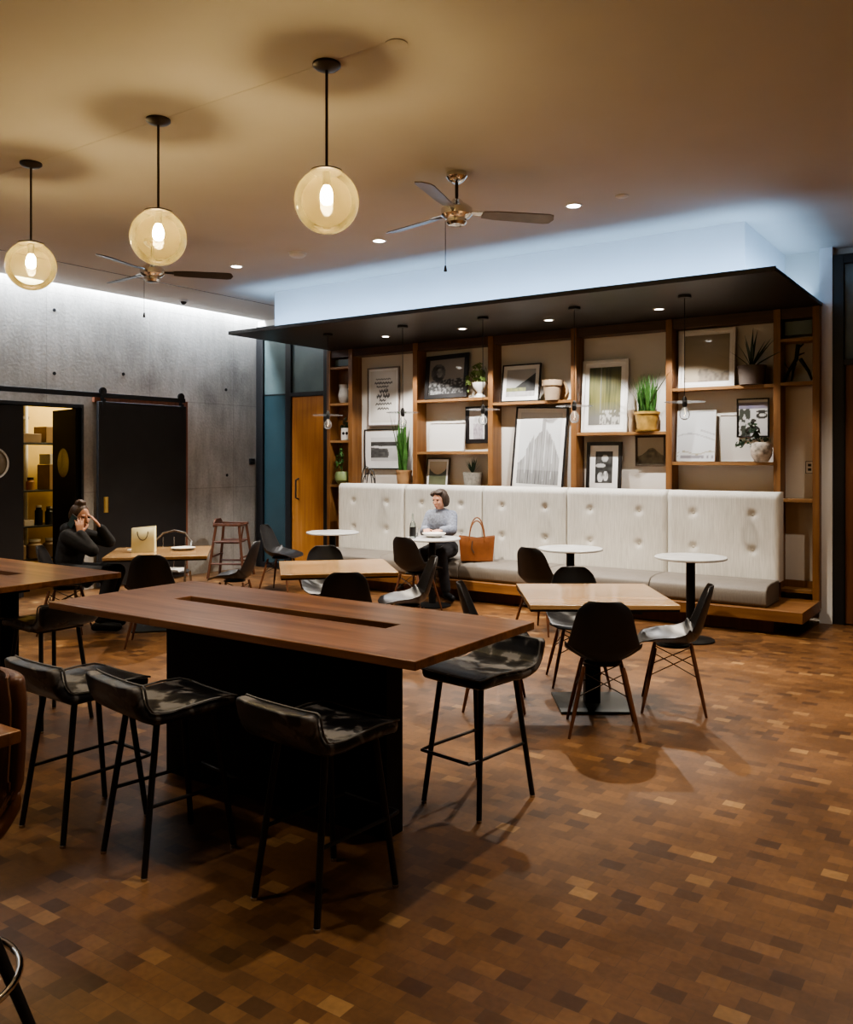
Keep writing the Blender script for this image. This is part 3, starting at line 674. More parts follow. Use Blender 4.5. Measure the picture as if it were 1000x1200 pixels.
# ------------------------------------------------------------------ long bench
bn = thing('banquette_bench', 'long ivory buttoned banquette with taupe seat on a wooden plinth', 'bench', (0, 0, 0))
bx(-7.75, -1.66, 8.44, 9.275, .135, .24).out('platform', wood_mat('oak_platform', (.16, .072, .026), (.26, .125, .046), 0, .2, .4), bn, .004)
bx(-7.65, -1.95, 8.62, 9.27, 0, .135).out('plinth', M_DOORD, bn)
BXS = [-7.71, -6.59, -5.42, -4.30, -3.13, -1.99]
BTN = [[-7.43, -6.87], [-6.31, -5.72], [-5.14, -4.57], [-4.01, -3.44], [-2.85, -2.25]]
for i in range(5):
    a, b = BXS[i]+.006, BXS[i+1]-.006
    btn = [(x, z) for x in BTN[i] for z in (1.08, .725)]
    def fn(u, v, a=a, b=b, btn=btn):
        x = a+(b-a)*u; z = .42+.89*v
        y = 9.035
        for bx_, bz in btn: y += .020*math.exp(-((x-bx_)**2+(z-bz)**2)/.0011) + .004*math.exp(-((x-bx_)**2+(z-bz)**2)/.02)
        e = min(x-a, b-x, .04); y += .022*(1-e/.04)**2
        tz = max(0, 1-(1.31-z)/.06); y += .045*tz*tz; z -= 0
        return Vector((x, y, z))
    m = MB(); nu, nv = 56, 46
    g = [[m.bm.verts.new(fn(p/nu, q/nv)) for q in range(nv+1)] for p in range(nu+1)]
    for p in range(nu):
        for q in range(nv): m.bm.faces.new((g[p][q], g[p+1][q], g[p+1][q+1], g[p][q+1]))
    bk = {}
    edge = [g[p][0] for p in range(nu+1)] + [g[nu][q] for q in range(1, nv+1)] + [g[p][nv] for p in range(nu-1, -1, -1)] + [g[0][q] for q in range(nv-1, 0, -1)]
    back = [m.bm.verts.new((v.co.x, 9.23, v.co.z)) for v in edge]
    for p in range(len(edge)):
        q = (p+1) % len(edge); m.bm.faces.new((edge[p], back[p], back[q], edge[q]))
    m.bm.faces.new(back)
    bp = m.out('back_panel', M_UPH, bn, ang=1.2)
    for x, z in btn: MB().lathe([(.018, 0), (.016, .006), (.009, .011), (0, .012)], (x, 9.062, z), 14, Matrix.Rotation(R(90), 3, 'X')).out('button', M_UPH, bp)
    sc_ = MB(); prof = []
    for (y, z) in ((9.03, .24), (8.53, .24), (8.505, .27), (8.50, .35), (8.515, .40), (8.56, .435), (8.7, .452), (8.9, .452), (9.03, .445)): prof.append((y, z))
    sc_.prism(prof, a-.004, b+.004, 'x'); sc_.out('seat_cushion', M_SEAT, bn, .012, 3, ang=.9)
for x in (-3.3, -6.35):
    t = thing('floor_outlet', 'black outlet box on the bench plinth, '+('nearer one' if x > -4 else 'farther one'), 'outlet', (x, 8.615, .04), 0, 'outlets in the bench plinth')
    bx(-.06, .06, -.012, .004, 0, .08).out('plate', M_BLACK, t, .003); bx(-.03, .03, -.015, -.012, .02, .06).out('socket', M_DSTEEL, t)

# ------------------------------------------------------------------ large communal tables
def big_table(label, x0, x1, y0, y1, be=.465):
    cx, cy = (x0+x1)/2, (y0+y1)/2; hx, hy = (x1-x0)/2, (y1-y0)/2
    t = thing('communal_table', label, 'table', (cx, cy, 0), 0, 'long counter-height walnut tables')
    sx0, sx1, sy0, sy1 = -hx+.45, hx-.46, -.035, .075
    m = MB(); z0, z1 = .885, .92
    X = [-hx, sx0, sx1, hx]; Y = [-hy, sy0, sy1, hy]
    V = {(i, j, k): m.bm.verts.new((X[i], Y[j], (z0, z1)[k])) for i in range(4) for j in range(4) for k in range(2)}
    for i in range(3):
        for j in range(3):
            if (i, j) == (1, 1): continue
            m.bm.faces.new([V[i, j, 1], V[i+1, j, 1], V[i+1, j+1, 1], V[i, j+1, 1]]); m.bm.faces.new([V[i, j, 0], V[i, j+1, 0], V[i+1, j+1, 0], V[i+1, j, 0]])
    for i in range(3):
        m.bm.faces.new([V[i, 0, 0], V[i+1, 0, 0], V[i+1, 0, 1], V[i, 0, 1]]); m.bm.faces.new([V[i, 3, 0], V[i, 3, 1], V[i+1, 3, 1], V[i+1, 3, 0]])
        m.bm.faces.new([V[0, i, 0], V[0, i, 1], V[0, i+1, 1], V[0, i+1, 0]]); m.bm.faces.new([V[3, i, 0], V[3, i+1, 0], V[3, i+1, 1], V[3, i, 1]])
    for q in (([1, 1], [2, 1]), ([2, 1], [2, 2]), ([2, 2], [1, 2]), ([1, 2], [1, 1])):
        (a, b), (c, d) = q; m.bm.faces.new([V[a, b, 0], V[c, d, 0], V[c, d, 1], V[a, b, 1]])
    m.out('tabletop', M_TABLE, t, .003)
    bx(sx0+.002, sx1-.002, sy0-.04, sy1+.04, .80, .884).out('trough', M_BLACKP, t)
    bx(-hx+.37, hx-be, -.02, .10, 0, .80).out('base', M_BLACKP, t, .003)
    return t
big_table('long walnut counter table in the foreground with a slot along its top', -4.09, -1.80, 2.54, 3.46)
big_table('walnut counter table cut off by the left edge of the photo, behind the foreground one', -7.05, -4.76, 2.54, 3.46, .56)
big_table('table corner at the lower left edge, in front of the brown leather chair', -4.51, -2.22, .38, 1.30, .75)

# ------------------------------------------------------------------ bar stools
def rbox(nu, nv, fn): pass
def make_stool(label):
    t = thing('bar_stool', label, 'bar stool', (0, 0, 0), 0, 'black leather low-back bar stools')
    prof = [(.215, .638), (.17, .652), (.08, .656), (-.02, .65), (-.10, .643), (-.155, .648), (-.19, .662), (-.212, .69), (-.224, .72), (-.232, .75), (-.235, .768)]
    n = len(prof)-1
    def fn(u, v):
        f = u*n; i = min(int(f), n-1); q = f-i
        y = prof[i][0]*(1-q)+prof[i+1][0]*q; z = prof[i][1]*(1-q)+prof[i+1][1]*q
        w = .205
        e = min(u, 1-u)
        if u < .12: w *= .88+.12*math.sin(u/.12*math.pi/2)
        if u > .93: w *= .93+.07*math.sin((1-u)/.07*math.pi/2)
        s = (v-.5)*2
        up = .02*abs(s)**3
        if u > .55: y += .012*abs(s)**3*min(1, (u-.55)*3)
        else: z += up*.25
        return Vector((s*w, y, z))
    m = MB().grid(fn, 30, 14)
    st = m.out('seat', M_LEATHER, t, 0, 2, 1, .05, off=-1.0, keep=True)
    for p in st.data.polygons: p.use_smooth = True
    md = st.modifiers.new('bv', 'BEVEL'); 
    st.modifiers.remove(md)
    # piping round the rim of the seat shell
    edge = [fn(i/30, 0) for i in range(31)]+[fn(1, j/14) for j in range(1, 15)]+[fn(1-i/30, 1) for i in range(1, 31)]+[fn(0, 1-j/14) for j in range(1, 14)]
    MB().tube(edge, .0045, 6, True).out('piping', mat('grey_piping', (.11, .107, .103), .5), st)
    m = MB(); m.bx(-.15, .15, -.15, .16, .585, .605); m.out('under_frame', M_BLACK, t, .004)
    for sx in (-1, 1):
        for sy in (-1, 1):
            top = Vector((sx*.125, sy*.13+.005, .60)); bot = Vector((sx*.17, sy*.205, .012))
            lg = MB().tube([top, bot], [.0135, .0125], 10).out('leg', M_BLACK, t)
            MB().lathe([(0, 0), (.012, 0), (.013, .012), (.006, .02), (0, .02)], (sx*.17, sy*.205, 0), 12).out('glide', M_STEEL, lg)
    z = .27; q = (.60-z)/.588; lx = .125+.045*q; ly = .13+.075*q
    MB().tube([(-lx, -ly, z), (-lx-.003, ly, z), (-lx+.005, ly+.075, z), (lx-.005, ly+.075, z), (lx+.003, ly, z), (lx, -ly, z)], .008, 8).out('footrest', M_BLACK, t)
    return t
s0 = make_stool('front-most black bar stool, nearest the camera at the near side of the foreground table')
s0.location = (-2.18, 2.49, 0); s0.rotation_euler.z = face(.09, .99)
dup(s0, 'middle of the three black bar stools along the near side of the foreground table', (-2.965, 2.39, 0), face(.16, .99))
dup(s0, 'black bar stool beside the brown leather chair, leftmost at the foreground table', (-3.51, 2.36, 0), face(.05, 1))
dup(s0, 'black bar stool at the right far corner of the foreground table, facing the camera', (-2.17, 3.59, 0), face(-.14, -.99))
dup(s0, 'black bar stool tucked under the end of the left counter table', (-5.06, 3.14, 0), face(-1, 0))

# ------------------------------------------------------------------ square cafe tables
def sq_table(label, x, y, rot):
    t = thing('cafe_table', label, 'table', (x, y, 0), rot, 'square oak cafe tables')
    bx(-.465, .465, -.465, .465, .712, .742).out('tabletop', M_SQTOP, t, .004)
    bx(-.46, .46, -.46, .46, .70, .712).out('top_rim', M_BLACK, t)
    bx(-.05, .05, -.05, .05, .018, .70).out('column', M_BLACKP, t, .006)
    bx(-.24, .24, -.24, .24, 0, .018).out('base_plate', M_DSTEEL, t, .003)
    bx(-.2, .2, -.2, .2, .685, .70).out('top_plate', M_BLACK, t)
    return t
sq_table('square oak cafe table at right with four black chairs around it', -2.39, 5.42, R(34))
sq_table('square oak cafe table in the middle, in front of the bench', -4.76, 5.56, R(45))
sq_table('square oak cafe table at left carrying the cream paper bag', -6.93, 5.48, R(46))

# ------------------------------------------------------------------ moulded dining chairs
def make_chair(label):
    t = thing('dining_chair', label, 'chair', (0, 0, 0), 0, 'black moulded chairs with wooden dowel legs')
    prof = [(.235, .425), (.20, .443), (.11, .436), (0, .422), (-.09, .425), (-.145, .455), (-.175, .51), (-.20, .59), (-.225, .68), (-.245, .76), (-.258, .82)]
    hw = [.20, .218, .228, .23, .23, .23, .222, .20, .178, .158, .14]
    n = len(prof)-1
    def cr(L, f):
        i = min(int(f), n-1); q = f-i; return L[i]*(1-q)+L[i+1]*q
    py = [p[0] for p in prof]; pz = [p[1] for p in prof]
    def fn(u, v):
        f = u*n; y, z, w = cr(py, f), cr(pz, f), cr(hw, f); s = (v-.5)*2
        if u > .86: w *= math.sqrt(max(0, 1-((u-.86)/.14)**2*.62))
        if u < .1: w *= math.sqrt(max(0, 1-((.1-u)/.1)**2*.4))
        k = abs(s)**1.9
        if u < .5: z += (.03+.085*min(1, u*2.3)**1.5)*k*min(1, u*4+.15)
        k = abs(s)**2.4; bl = max(0, min(1, (u-.38)*4)); z += .1*abs(s)**1.9*max(0, 1-(u-.5)/.14)*(u >= .5); y += .085*k*bl*(1-.6*max(0, u-.55)/.45); z += .0
        return Vector((s*w, y, z))
    sh = MB().grid(fn, 30, 16).out('seat_shell', M_PLASTIC, t, 0, 2, 1, .007, off=0, keep=True)
    MB().lathe([(0, .408), (.11, .408), (.11, .416), (0, .416)], (0, 0, 0), 16).out('seat_plate', M_BLACK, t)
    for sx in (-1, 1):
        for sy in (-1, 1):
            a = Vector((sx*.115, sy*.115, .408)); b = Vector((sx*.205, sy*.2+.0, 0))
            MB().tube([a.lerp(b, .0), a.lerp(b, .1), a.lerp(b, .65), b], [.011, .0135, .0125, .008], 10).out('leg', M_LEGW, t)
    def lp(sx, sy, q): return Vector((sx*.115, sy*.115, .408)).lerp(Vector((sx*.205, sy*.2, 0)), q)
    for A, B in (((-1, -1), (1, -1)), ((-1, 1), (1, 1)), ((-1, -1), (-1, 1)), ((1, -1), (1, 1))):
        m = MB(); m.tube([lp(*A, .08), lp(*B, .42)], .0038, 6); m.tube([lp(*B, .08), lp(*A, .42)], .0038, 6); m.out('wire_brace', M_BRONZE, t)
    return t
c0 = make_chair('black moulded chair seen from behind, nearest side of the right square table')
c0.location = (-2.11, 4.94, 0); c0.rotation_euler.z = face(-.45, .89)
for x, y, dx, dy, lab in (
    (-1.92, 5.67, -.94, -.34, 'black moulded chair in profile on the right side of the right square table'),
    (-2.72, 5.91, .55, -.84, 'black moulded chair on the far side of the right square table, facing the camera'),
    (-2.92, 5.04, .88, .47, 'black moulded chair on the left of the right square table, behind the far bar stool'),
    (-3.78, 7.44, .15, 1, 'black moulded chair at the round table behind the right square table'),
    (-5.41, 7.64, .05, 1, 'black moulded chair across the round table from the seated diner'),
    (-4.28, 5.92, -.72, -.69, 'black moulded chair in profile on the right of the middle square table'),
    (-4.24, 5.05, -.68, .73, 'black moulded chair with its back to the camera at the middle square table'),
    (-5.32, 6.08, .7, -.7, 'black moulded chair on the far side of the middle square table'),
    (-7.62, 7.85, .95, .3, 'black moulded chair left of the leftmost round table, before the oak door'),
    (-6.38, 4.96, -.7, .71, 'black moulded chair in front of the cream paper bag, back to the camera'),
    (-6.58, 6.12, -.85, -.53, 'black moulded chair right of the left square table, near the high chair'),
    (-7.52, 4.84, .72, .69, 'black moulded chair the woman on the phone sits on')):
    dup(c0, lab, (x, y, 0), face(dx, dy))

# ------------------------------------------------------------------ round bistro tables
def round_table(label, x, y):
    t = thing('bistro_table', label, 'table', (x, y, 0), 0, 'round white bistro tables along the bench')
    MB().lathe([(0, .735), (.30, .735), (.318, .742), (.318, .755), (.312, .76), (0, .76)], (0, 0, 0), 48).out('tabletop', M_STONE, t)
    MB().lathe([(.12, .72), (.12, .735), (0, .735)], (0, 0, 0), 20).out('top_plate', M_BLACK, t)
    MB().tube([(0, 0, .02), (0, 0, .725)], .04, 18).out('column', M_BLACKP, t)
    MB().lathe([(0, 0), (.21, 0), (.21, .012), (.06, .03), (0, .03)], (0, 0, 0), 36).out('base_plate', M_BLACKP, t)
    return t
round_table('leftmost round white bistro table, by the oak door', -6.90, 8.0)
round_table('round white bistro table where the diner sits', -5.46, 8.03)
round_table('round white bistro table directly behind the right square table', -3.71, 7.9)
round_table('rightmost round white bistro table', -2.49, 7.83)

# ------------------------------------------------------------------ pendants, fans, ceiling gear
def globe(label, x, y):
    t = thing('globe_pendant', label, 'pendant lamp', (x, y, 0), 0, 'amber glass globe pendants')
    MB().lathe([(0, ZC), (.075, ZC), (.075, ZC-.012), (.06, ZC-.025), (.015, ZC-.035), (0, ZC-.035)], (0, 0, 0), 28).out('ceiling_rose', M_BRONZE, t)
    MB().tube([(0, 0, ZC-.03), (0, 0, 3.185)], .0075, 10).out('rod', M_BRONZE, t)
    MB().lathe([(0, 3.192), (.05, 3.192), (.086, 3.180), (.09, 3.172), (.08, 3.17), (0, 3.172)], (0, 0, 0), 28).out('cap', M_BRONZE, t)
    R0, cz = .172, 3.018; pr = []
    for i in range(25):
        a = math.radians(64)-i*(math.radians(154)/24)
        pr.append((max(R0*math.cos(a), .0), cz+R0*math.sin(a)))
    pr[-1] = (0, cz-R0)
    m = MB(); seg = 40; rings = []
    for r, z in pr[:-1]: rings.append([m.bm.verts.new((r*math.cos(2*math.pi*i/seg), r*math.sin(2*math.pi*i/seg), z)) for i in range(seg)])
    for A, B in zip(rings, rings[1:]):
        for k in range(seg): m.bm.faces.new((A[k], A[(k+1) % seg], B[(k+1) % seg], B[k]))
    e = m.bm.verts.new((0, 0, cz-R0))
    for k in range(seg): m.bm.faces.new((rings[-1][k], rings[-1][(k+1) % seg], e))
    m.out('globe', M_GLOBE, t)
    MB().lathe([(.022, 3.172), (.022, 3.11), (.018, 3.10), (0, 3.10)], (0, 0, 0), 18).out('socket', M_BRONZE, t)
    MB().lathe([(.016, 3.10), (.028, 3.078), (.034, 3.05), (.033, 3.022), (.02, 3.004), (0, 2.999)], (0, 0, 0), 14).out('bulb', M_BULB, t)
    return t
globe('nearest amber glass globe pendant, right of the three', -3.06, 3.5)
globe('middle amber glass globe pendant, left of the nearest one', -4.42, 3.48)
globe('leftmost amber glass globe pendant, in front of the concrete wall', -5.82, 3.48)

def mini(label, x):
    t = thing('glass_disc_pendant', label, 'pendant lamp', (x, 8.03, 0), 0, 'small disc pendants hanging from the canopy')
    MB().lathe([(0, 3.17), (.06, 3.17), (.06, 3.145), (0, 3.145)], (0, 0, 0), 24).out('ceiling_plate', M_BLACK, t)
    MB().tube([(0, 0, 3.15), (0, 0, 2.22)], .004, 6).out('cord', M_BLACK, t)
    MB().lathe([(0, 2.23), (.012, 2.225), (.022, 2.2), (.024, 2.15), (.018, 2.13), (0, 2.13)], (0, 0, 0), 16).out('socket', M_BLACK, t)
    MB().lathe([(.02, 2.178), (.185, 2.172), (.187, 2.176), (.02, 2.184)], (0, 0, 0), 36).out('disc_shade', clear_glass('disc_glass', (.97, .98, .98), .03, (1, 1, 1), .05, 1.3), t)
    MB().lathe([(.012, 2.13), (.02, 2.115), (.045, 2.08), (.048, 2.055), (.04, 2.025), (.02, 2.008), (0, 2.005)], (0, 0, 0), 18).out('bulb', M_CLEAR, t)
    MB().tube([(0, 0, 2.12), (.008, 0, 2.06), (-.008, 0, 2.05), (0, 0, 2.04)], .002, 5).out('filament', mat('dim_filament', (1, .8, .5), .5, emit=(1., .8, .5), estr=2.), t)
    return t
for x, lab in ((-7.0, 'small glass disc pendant in front of the oak door, leftmost under the canopy'), (-5.87, 'small glass disc pendant in front of the snake plant'),
               (-4.80, 'small glass disc pendant in front of the small couple photo'), (-3.73, 'small glass disc pendant in front of the forest print'),
               (-2.61, 'small glass disc pendant in front of the pale line drawing, rightmost under the canopy')): mini(lab, x)

def fan(label, x, y, drop, angs, bm_=None):
    t = thing('ceiling_fan', label, 'ceiling fan', (x, y, ZC), 0, 'three-bladed ceiling fans')
    MB().lathe([(0, 0), (.075, 0), (.078, -.03), (.06, -.055), (.03, -.075), (0, -.075)], (0, 0, 0), 28).out('ceiling_mount', M_CHROME, t)
    MB().tube([(0, 0, -.06), (0, 0, -drop+.02)], .013, 12).out('downrod', M_BRONZE, t)
    d = -drop
    MB().lathe([(0, d+.06), (.03, d+.055), (.05, d+.03), (.085, d+.01), (.115, d-.015), (.115, d-.06), (.095, d-.08), (.075, d-.09), (.075, d-.115), (.06, d-.135), (0, d-.14)], (0, 0, 0), 32).out('motor', M_CHROME, t)
    for a in angs:
        Rm = Matrix.Rotation(a, 4, 'Z') @ Matrix.Translation((0, 0, d-.045)) @ Matrix.Rotation(R(-13), 4, 'X')
        m = MB(); poly = [(.2, -.045), (.3, -.06), (.7, -.07), (.74, -.058), (.76, 0), (.74, .058), (.7, .07), (.3, .06), (.2, .045)]
        m.prism(poly, -.004, .004, 'z')
        for v in m.bm.verts: v.co = Rm @ v.co
        bl = m.out('blade', bm_ or mat('dark_fan_blade', (.05, .04, .032), .35, var=.15), t)
        m = MB(); m.prism([(.09, -.02), (.2, -.03), (.26, -.02), (.26, .02), (.2, .03), (.09, .02)], .004, .012, 'z')
        for v in m.bm.verts: v.co = Rm @ v.co
        m.out('blade_bracket', M_CHROME, bl)
    m = MB(); m.tube([(-.08, -.03, d-.1), (-.08, -.03, d-.42)], .0025, 5); m.out('pull_chain', M_BRONZE, t)
    MB().lathe([(0, d-.42), (.006, d-.43), (.013, d-.47), (0, d-.475)], (-.08, -.03, 0), 12).out('chain_knob', M_BRONZE, t)
    return t
fan('nearer chrome ceiling fan above the middle of the room', -3.44, 5.38, .25, (R(48), R(167), R(-75)), mat('brown_fan_blade', (.17, .125, .085), .3, var=.15))
fan('farther dark ceiling fan, behind the middle globe pendant', -6.9, 5.36, .27, (R(49), R(174), R(-73)))
def cdisc(name, label, cat, x, y, r, h, m):
    t = thing(name, label, cat, (x, y, ZC)); MB().lathe([(0, 0), (r, 0), (r, -h*.6), (r*.7, -h), (0, -h)], (0, 0, 0), 28).out('body', m, t)
    MB().lathe([(r+.008, 0), (r+.008, -.006), (r, -.008), (r, 0)], (0, 0, 0), 28).out('rim', m, t); return t
cdisc('ceiling_cover_plate', 'round white ceiling cover plate right of the nearest globe pendant', 'ceiling plate', -2.62, 3.53, .05, .012, M_CEIL)
cdisc('ceiling_sprinkler', 'small white sprinkler cover near the canopy, right of the fan', 'sprinkler', -2.65, 6.6, .045, .015, M_WHITE)
cdisc('smoke_detector', 'white round smoke detector between the fans', 'smoke detector', -6.12, 6.55, .085, .045, M_WHITE)
t = cdisc('ceiling_camera', 'small dark dome camera on the ceiling by the concrete wall', 'camera', -9.2, 7.65, .06, .02, M_WHITE)
MB().ell((0, 0, -.02), (.04, .04, .04), 16, 10).out('dome', M_BLACK, t)

# ------------------------------------------------------------------ brown leather bar chair, lower left
t = thing('leather_bar_chair', 'brown leather bar chair with chrome foot ring at the lower left edge', 'bar chair', (-2.575, 1.185, 0), face(0, -1))
prof = [(.21, .57), (.12, .55), (0, .535), (-.1, .545), (-.165, .61), (-.19, .73), (-.205, .84), (-.215, .95), (-.22, 1.02)]
hw = [.205, .22, .23, .24, .245, .238, .226, .212, .185]
def bf(u, v):
    n = len(prof)-1; f = u*n; i = min(int(f), n-1); q = f-i
    y = prof[i][0]*(1-q)+prof[i+1][0]*q; z = prof[i][1]*(1-q)+prof[i+1][1]*q; w = hw[i]*(1-q)+hw[i+1]*q; s = (v-.5)*2; k = abs(s)**3
    if u < .55: z += .1*k*min(1, u*3+.1)
    y += .05*k*max(0, min(1, (u-.4)*4))
    return Vector((s*w, y, z))
MB().grid(bf, 26, 14).out('shell', M_BROWNL, t, 0, 2, 1, .045, off=-1., keep=True)
MB().tube([bf(i/26, 0) for i in range(27)]+[bf(1, j/14) for j in range(1, 15)]+[bf(1-i/26, 1) for i in range(1, 27)], .005, 6).out('piping', mat('brown_piping', (.16, .075, .035), .4), t)
m = MB(); m.bx(-.17, .17, -.12, .2, .555, .62); m.out('cushion', M_BROWNL, t, .022, 4)
for sx in (-1, 1):
    for sy in (-1, 1):
        MB().tube([(sx*.09, sy*.09, .50), (sx*.225, sy*.225, 0)], [.02, .015], 12).out('leg', M_BLACK, t)
MB().tube([(.275*math.cos(2*math.pi*i/40), .275*math.sin(2*math.pi*i/40), .16) for i in range(40)], .011, 12, True).out('foot_ring', M_CHROME, t)
bx(-.12, .12, -.12, .12, .475, .50).out('seat_plate', M_BLACK, t)

# ------------------------------------------------------------------ high chair
t = thing('high_chair', 'dark wooden child high chair against the concrete wall', 'high chair', (-9.12, 8.42, 0), R(-60))
for sx in (-1, 1):
    for sy in (-1, 1):
        MB().tube([(sx*.17, sy*.16, .74), (sx*.255, sy*.25, 0)], .019, 8).out('leg', M_HIGHW, t)
    bx(sx*.185-.016, sx*.185+.016, -.19, .19, .715, .75).out('arm_rail', M_HIGHW, t, .004)
    m = MB(); m.tube([(sx*.2, -.19, .5), (sx*.2, .19, .5)], .014, 8); m.tube([(sx*.23, -.22, .2), (sx*.23, .22, .2)], .014, 8); m.out('side_rail', M_HIGHW, t)
bx(-.18, .18, -.17, .15, .475, .495).out('seat', M_HIGHW, t, .004)
m = MB(); m.prism([(-.18, .70), (.18, .70), (.18, .76), (.1, .81), (-.1, .81), (-.18, .76)], -.205, -.18, 'y'); m.out('backrest', M_HIGHW, t, .004)
m = MB(); m.tube([(-.22, .2, .28), (.22, .2, .28)], .014, 8); m.tube([(-.22, -.2, .3), (.22, -.2, .3)], .014, 8); m.tube([(-.18, .17, .72), (.18, .17, .72)], .014, 8); m.out('cross_rail', M_HIGHW, t)
MB().tube([(0, .17, .70), (0, .14, .5)], .012, 8).out('crotch_post', M_HIGHW, t)

# ------------------------------------------------------------------ metal chair with newspaper behind left table
t = thing('metal_armchair', 'metal-framed chair with arched back behind the paper bag table', 'chair', (-7.5, 6.04, 0), face(.62, -.78))
m = MB(); arch = [(-.21, .17, .62), (-.22, -.05, .65), (-.2, -.2, .74), (-.12, -.26, .83), (0, -.27, .86), (.12, -.26, .83), (.2, -.2, .74), (.22, -.05, .65), (.21, .17, .62)]
m.tube(arch, .012, 8); m.out('back_frame', M_STEEL, t)
m = MB(); 
for x in (-.12, 0, .12): m.tube([(x, -.24, .46), (x, -.262, .79)], .007, 6)
m.out('back_spindle', M_STEEL, t)
MB().lathe([(0, .43), (.21, .43), (.22, .45), (.2, .46), (0, .46)], (0, 0, 0), 28).out('seat', M_BLACK, t)
for sx in (-1, 1):
    MB().tube([(sx*.21, .17, .62), (sx*.205, .18, .3), (sx*.22, .2, 0)], .012, 8).out('leg', M_STEEL, t)
    MB().tube([(sx*.2, -.1, .44), (sx*.22, -.24, 0)], .012, 8).out('leg', M_STEEL, t)
t = thing('newspaper', 'folded white newspaper on the seat of the metal chair', 'newspaper', (-7.44, 6.0, .462), R(30))
m = MB()
for i in range(4): m.bx(-.14+.004*i, .14-.003*i, -.11, .11-.004*i, .006*i, .006*i+.005)
m.out('pages', M_PAPER, t); m = MB()
for i in range(7): m.bx(-.11, .11-.03*(i % 3), -.085+.026*i, -.072+.026*i, .0292, .0297)
m.out('print_lines', M_DSTEEL, t)

# ------------------------------------------------------------------ things on tables
t = thing('paper_bag', 'cream paper carrier bag standing on the left square table', 'bag', (-7.05, 5.38, .742), R(40))
m = MB(); n = 12
def bagp(i, z, k):
    P = [(-.108, -.05), (.108, -.05), (.108, .05), (-.108, .05)]
    x, y = P[i]; return (x*(1-.0*k), y*(1-.25*k), z)
lv = [0, .12, .24]; rg = [[m.bm.verts.new(bagp(i, z+(.01*((i*7) % 3-1) if z > .2 else 0), z/.24)) for i in range(4)] for z in lv]
m.bm.faces.new(rg[0][::-1])
for A, B in zip(rg, rg[1:]):
    for i in range(4): m.bm.faces.new((A[i], A[(i+1) % 4], B[(i+1) % 4], B[i]))
m.out('bag_body', M_BAG, t, 0, 2, 0, .002)
for y in (-.05, .05):
    m = MB(); m.tube([(.05*math.cos(a), y*1.05, .20-.085*math.sin(a)) for a in [math.pi*i/12 for i in range(13)]] , .004, 6); m.out('handle', M_FRAMEBR, t)
def plate(label, x, y, z, r):
    t = thing('dinner_plate', label, 'plate', (x, y, z))
    MB().lathe([(0, 0), (r*.6, 0), (r, .02), (r, .024), (r*.62, .007), (0, .007)], (0, 0, 0), 32).out('dish', M_POTWHT, t)
    return t
plate('white plate right of the cream paper bag', -6.88, 5.72, .742, .12)
t = thing('paper_napkin', 'folded white napkin left of the cream paper bag', 'napkin', (-7.22, 5.42, .742), R(20)); bx(-.07, .07, -.05, .05, 0, .008).out('sheet', M_PAPER, t, .002); bx(-.065, .06, -.045, .045, .008, .012).out('fold', M_PAPER, t)
t = thing('serving_bowl', 'shallow white bowl in front of the seated diner', 'bowl', (-5.47, 8.08, .76))
MB().lathe([(0, 0), (.07, 0), (.13, .04), (.135, .05), (.125, .05), (.07, .012), (0, .01)], (0, 0, 0), 32).out('dish', M_POTWHT, t)
t = thing('glass_bottle', 'clear glass bottle with dark label on the diner\'s round table', 'bottle', (-5.62, 7.88, .76))
MB().lathe([(0, 0), (.033, 0), (.036, .01), (.036, .13), (.03, .16), (.014, .2), (.012, .27), (.014, .275), (0, .275)], (0, 0, 0), 20).out('glass', clear_glass('bottle_glass', (.86, .9, .88), .1, (.8, .85, .85)), t)
MB().lathe([(.037, .02), (.037, .12), (.0365, .12), (.0365, .02), (.037, .02)], (0, 0, 0), 20).out('paper_label', M_BLACK, t)
t = thing('drinking_glass', 'small clear tumbler at the left edge of the diner\'s round table', 'glass', (-5.70, 8.05, .76))
MB().lathe([(0, 0), (.028, 0), (.034, .09), (.031, .09), (.026, .006), (0, .006)], (0, 0, 0), 20).out('tumbler', M_CLEAR, t)
MB().lathe([(0, .007), (.0255, .007), (.028, .045), (0, .045)], (0, 0, 0), 16).out('water', clear_glass('water', (.93, .96, .97), .05, (1, 1, 1)), t)
# tote bag on the bench
t = thing('leather_tote', 'tan leather tote bag standing on the bench beside the diner', 'bag', (-5.27, 8.68, .453), R(30))
m = MB()
def tot(i, k):
    P = [(-.2, -.075), (0, -.085), (.2, -.075), (.2, .075), (0, .085), (-.2, .075)]
    x, y = P[i]; x *= .92; z = .29*k - (.03*math.cos(x*7)*k if abs(x) < .1 else 0); return (x*(1+.13*k), y*(1-.15*k*(1 if abs(x) > .1 else .2)), z+.004)
rg = [[m.bm.verts.new(tot(i, k)) for i in range(6)] for k in (0, .25, .6, 1)]
m.bm.faces.new(rg[0][::-1])
for A, B in zip(rg, rg[1:]):
    for i in range(6): m.bm.faces.new((A[i], A[(i+1) % 6], B[(i+1) % 6], B[i]))
m.out('bag_body', M_TOTE, t, .006, 2, 0, .006)
for y, hh in ((-.075, .24), (.07, .27)):
    MB().tube([(.09*math.cos(a), y*(1 if a < .3 or a > 2.8 else .8), .23+hh*max(0, math.sin(a))) for a in [math.pi*i/14 for i in range(15)]], .008, 8).out('handle', mat('dark_tan_strap', (.2, .075, .025), .45), t)
m = MB(); m.tube([(-.05, -.085, .24), (-.06, -.10, .15), (-.03, -.105, .1)], .006, 6); m.out('tassel', M_FRAMEBR, t)

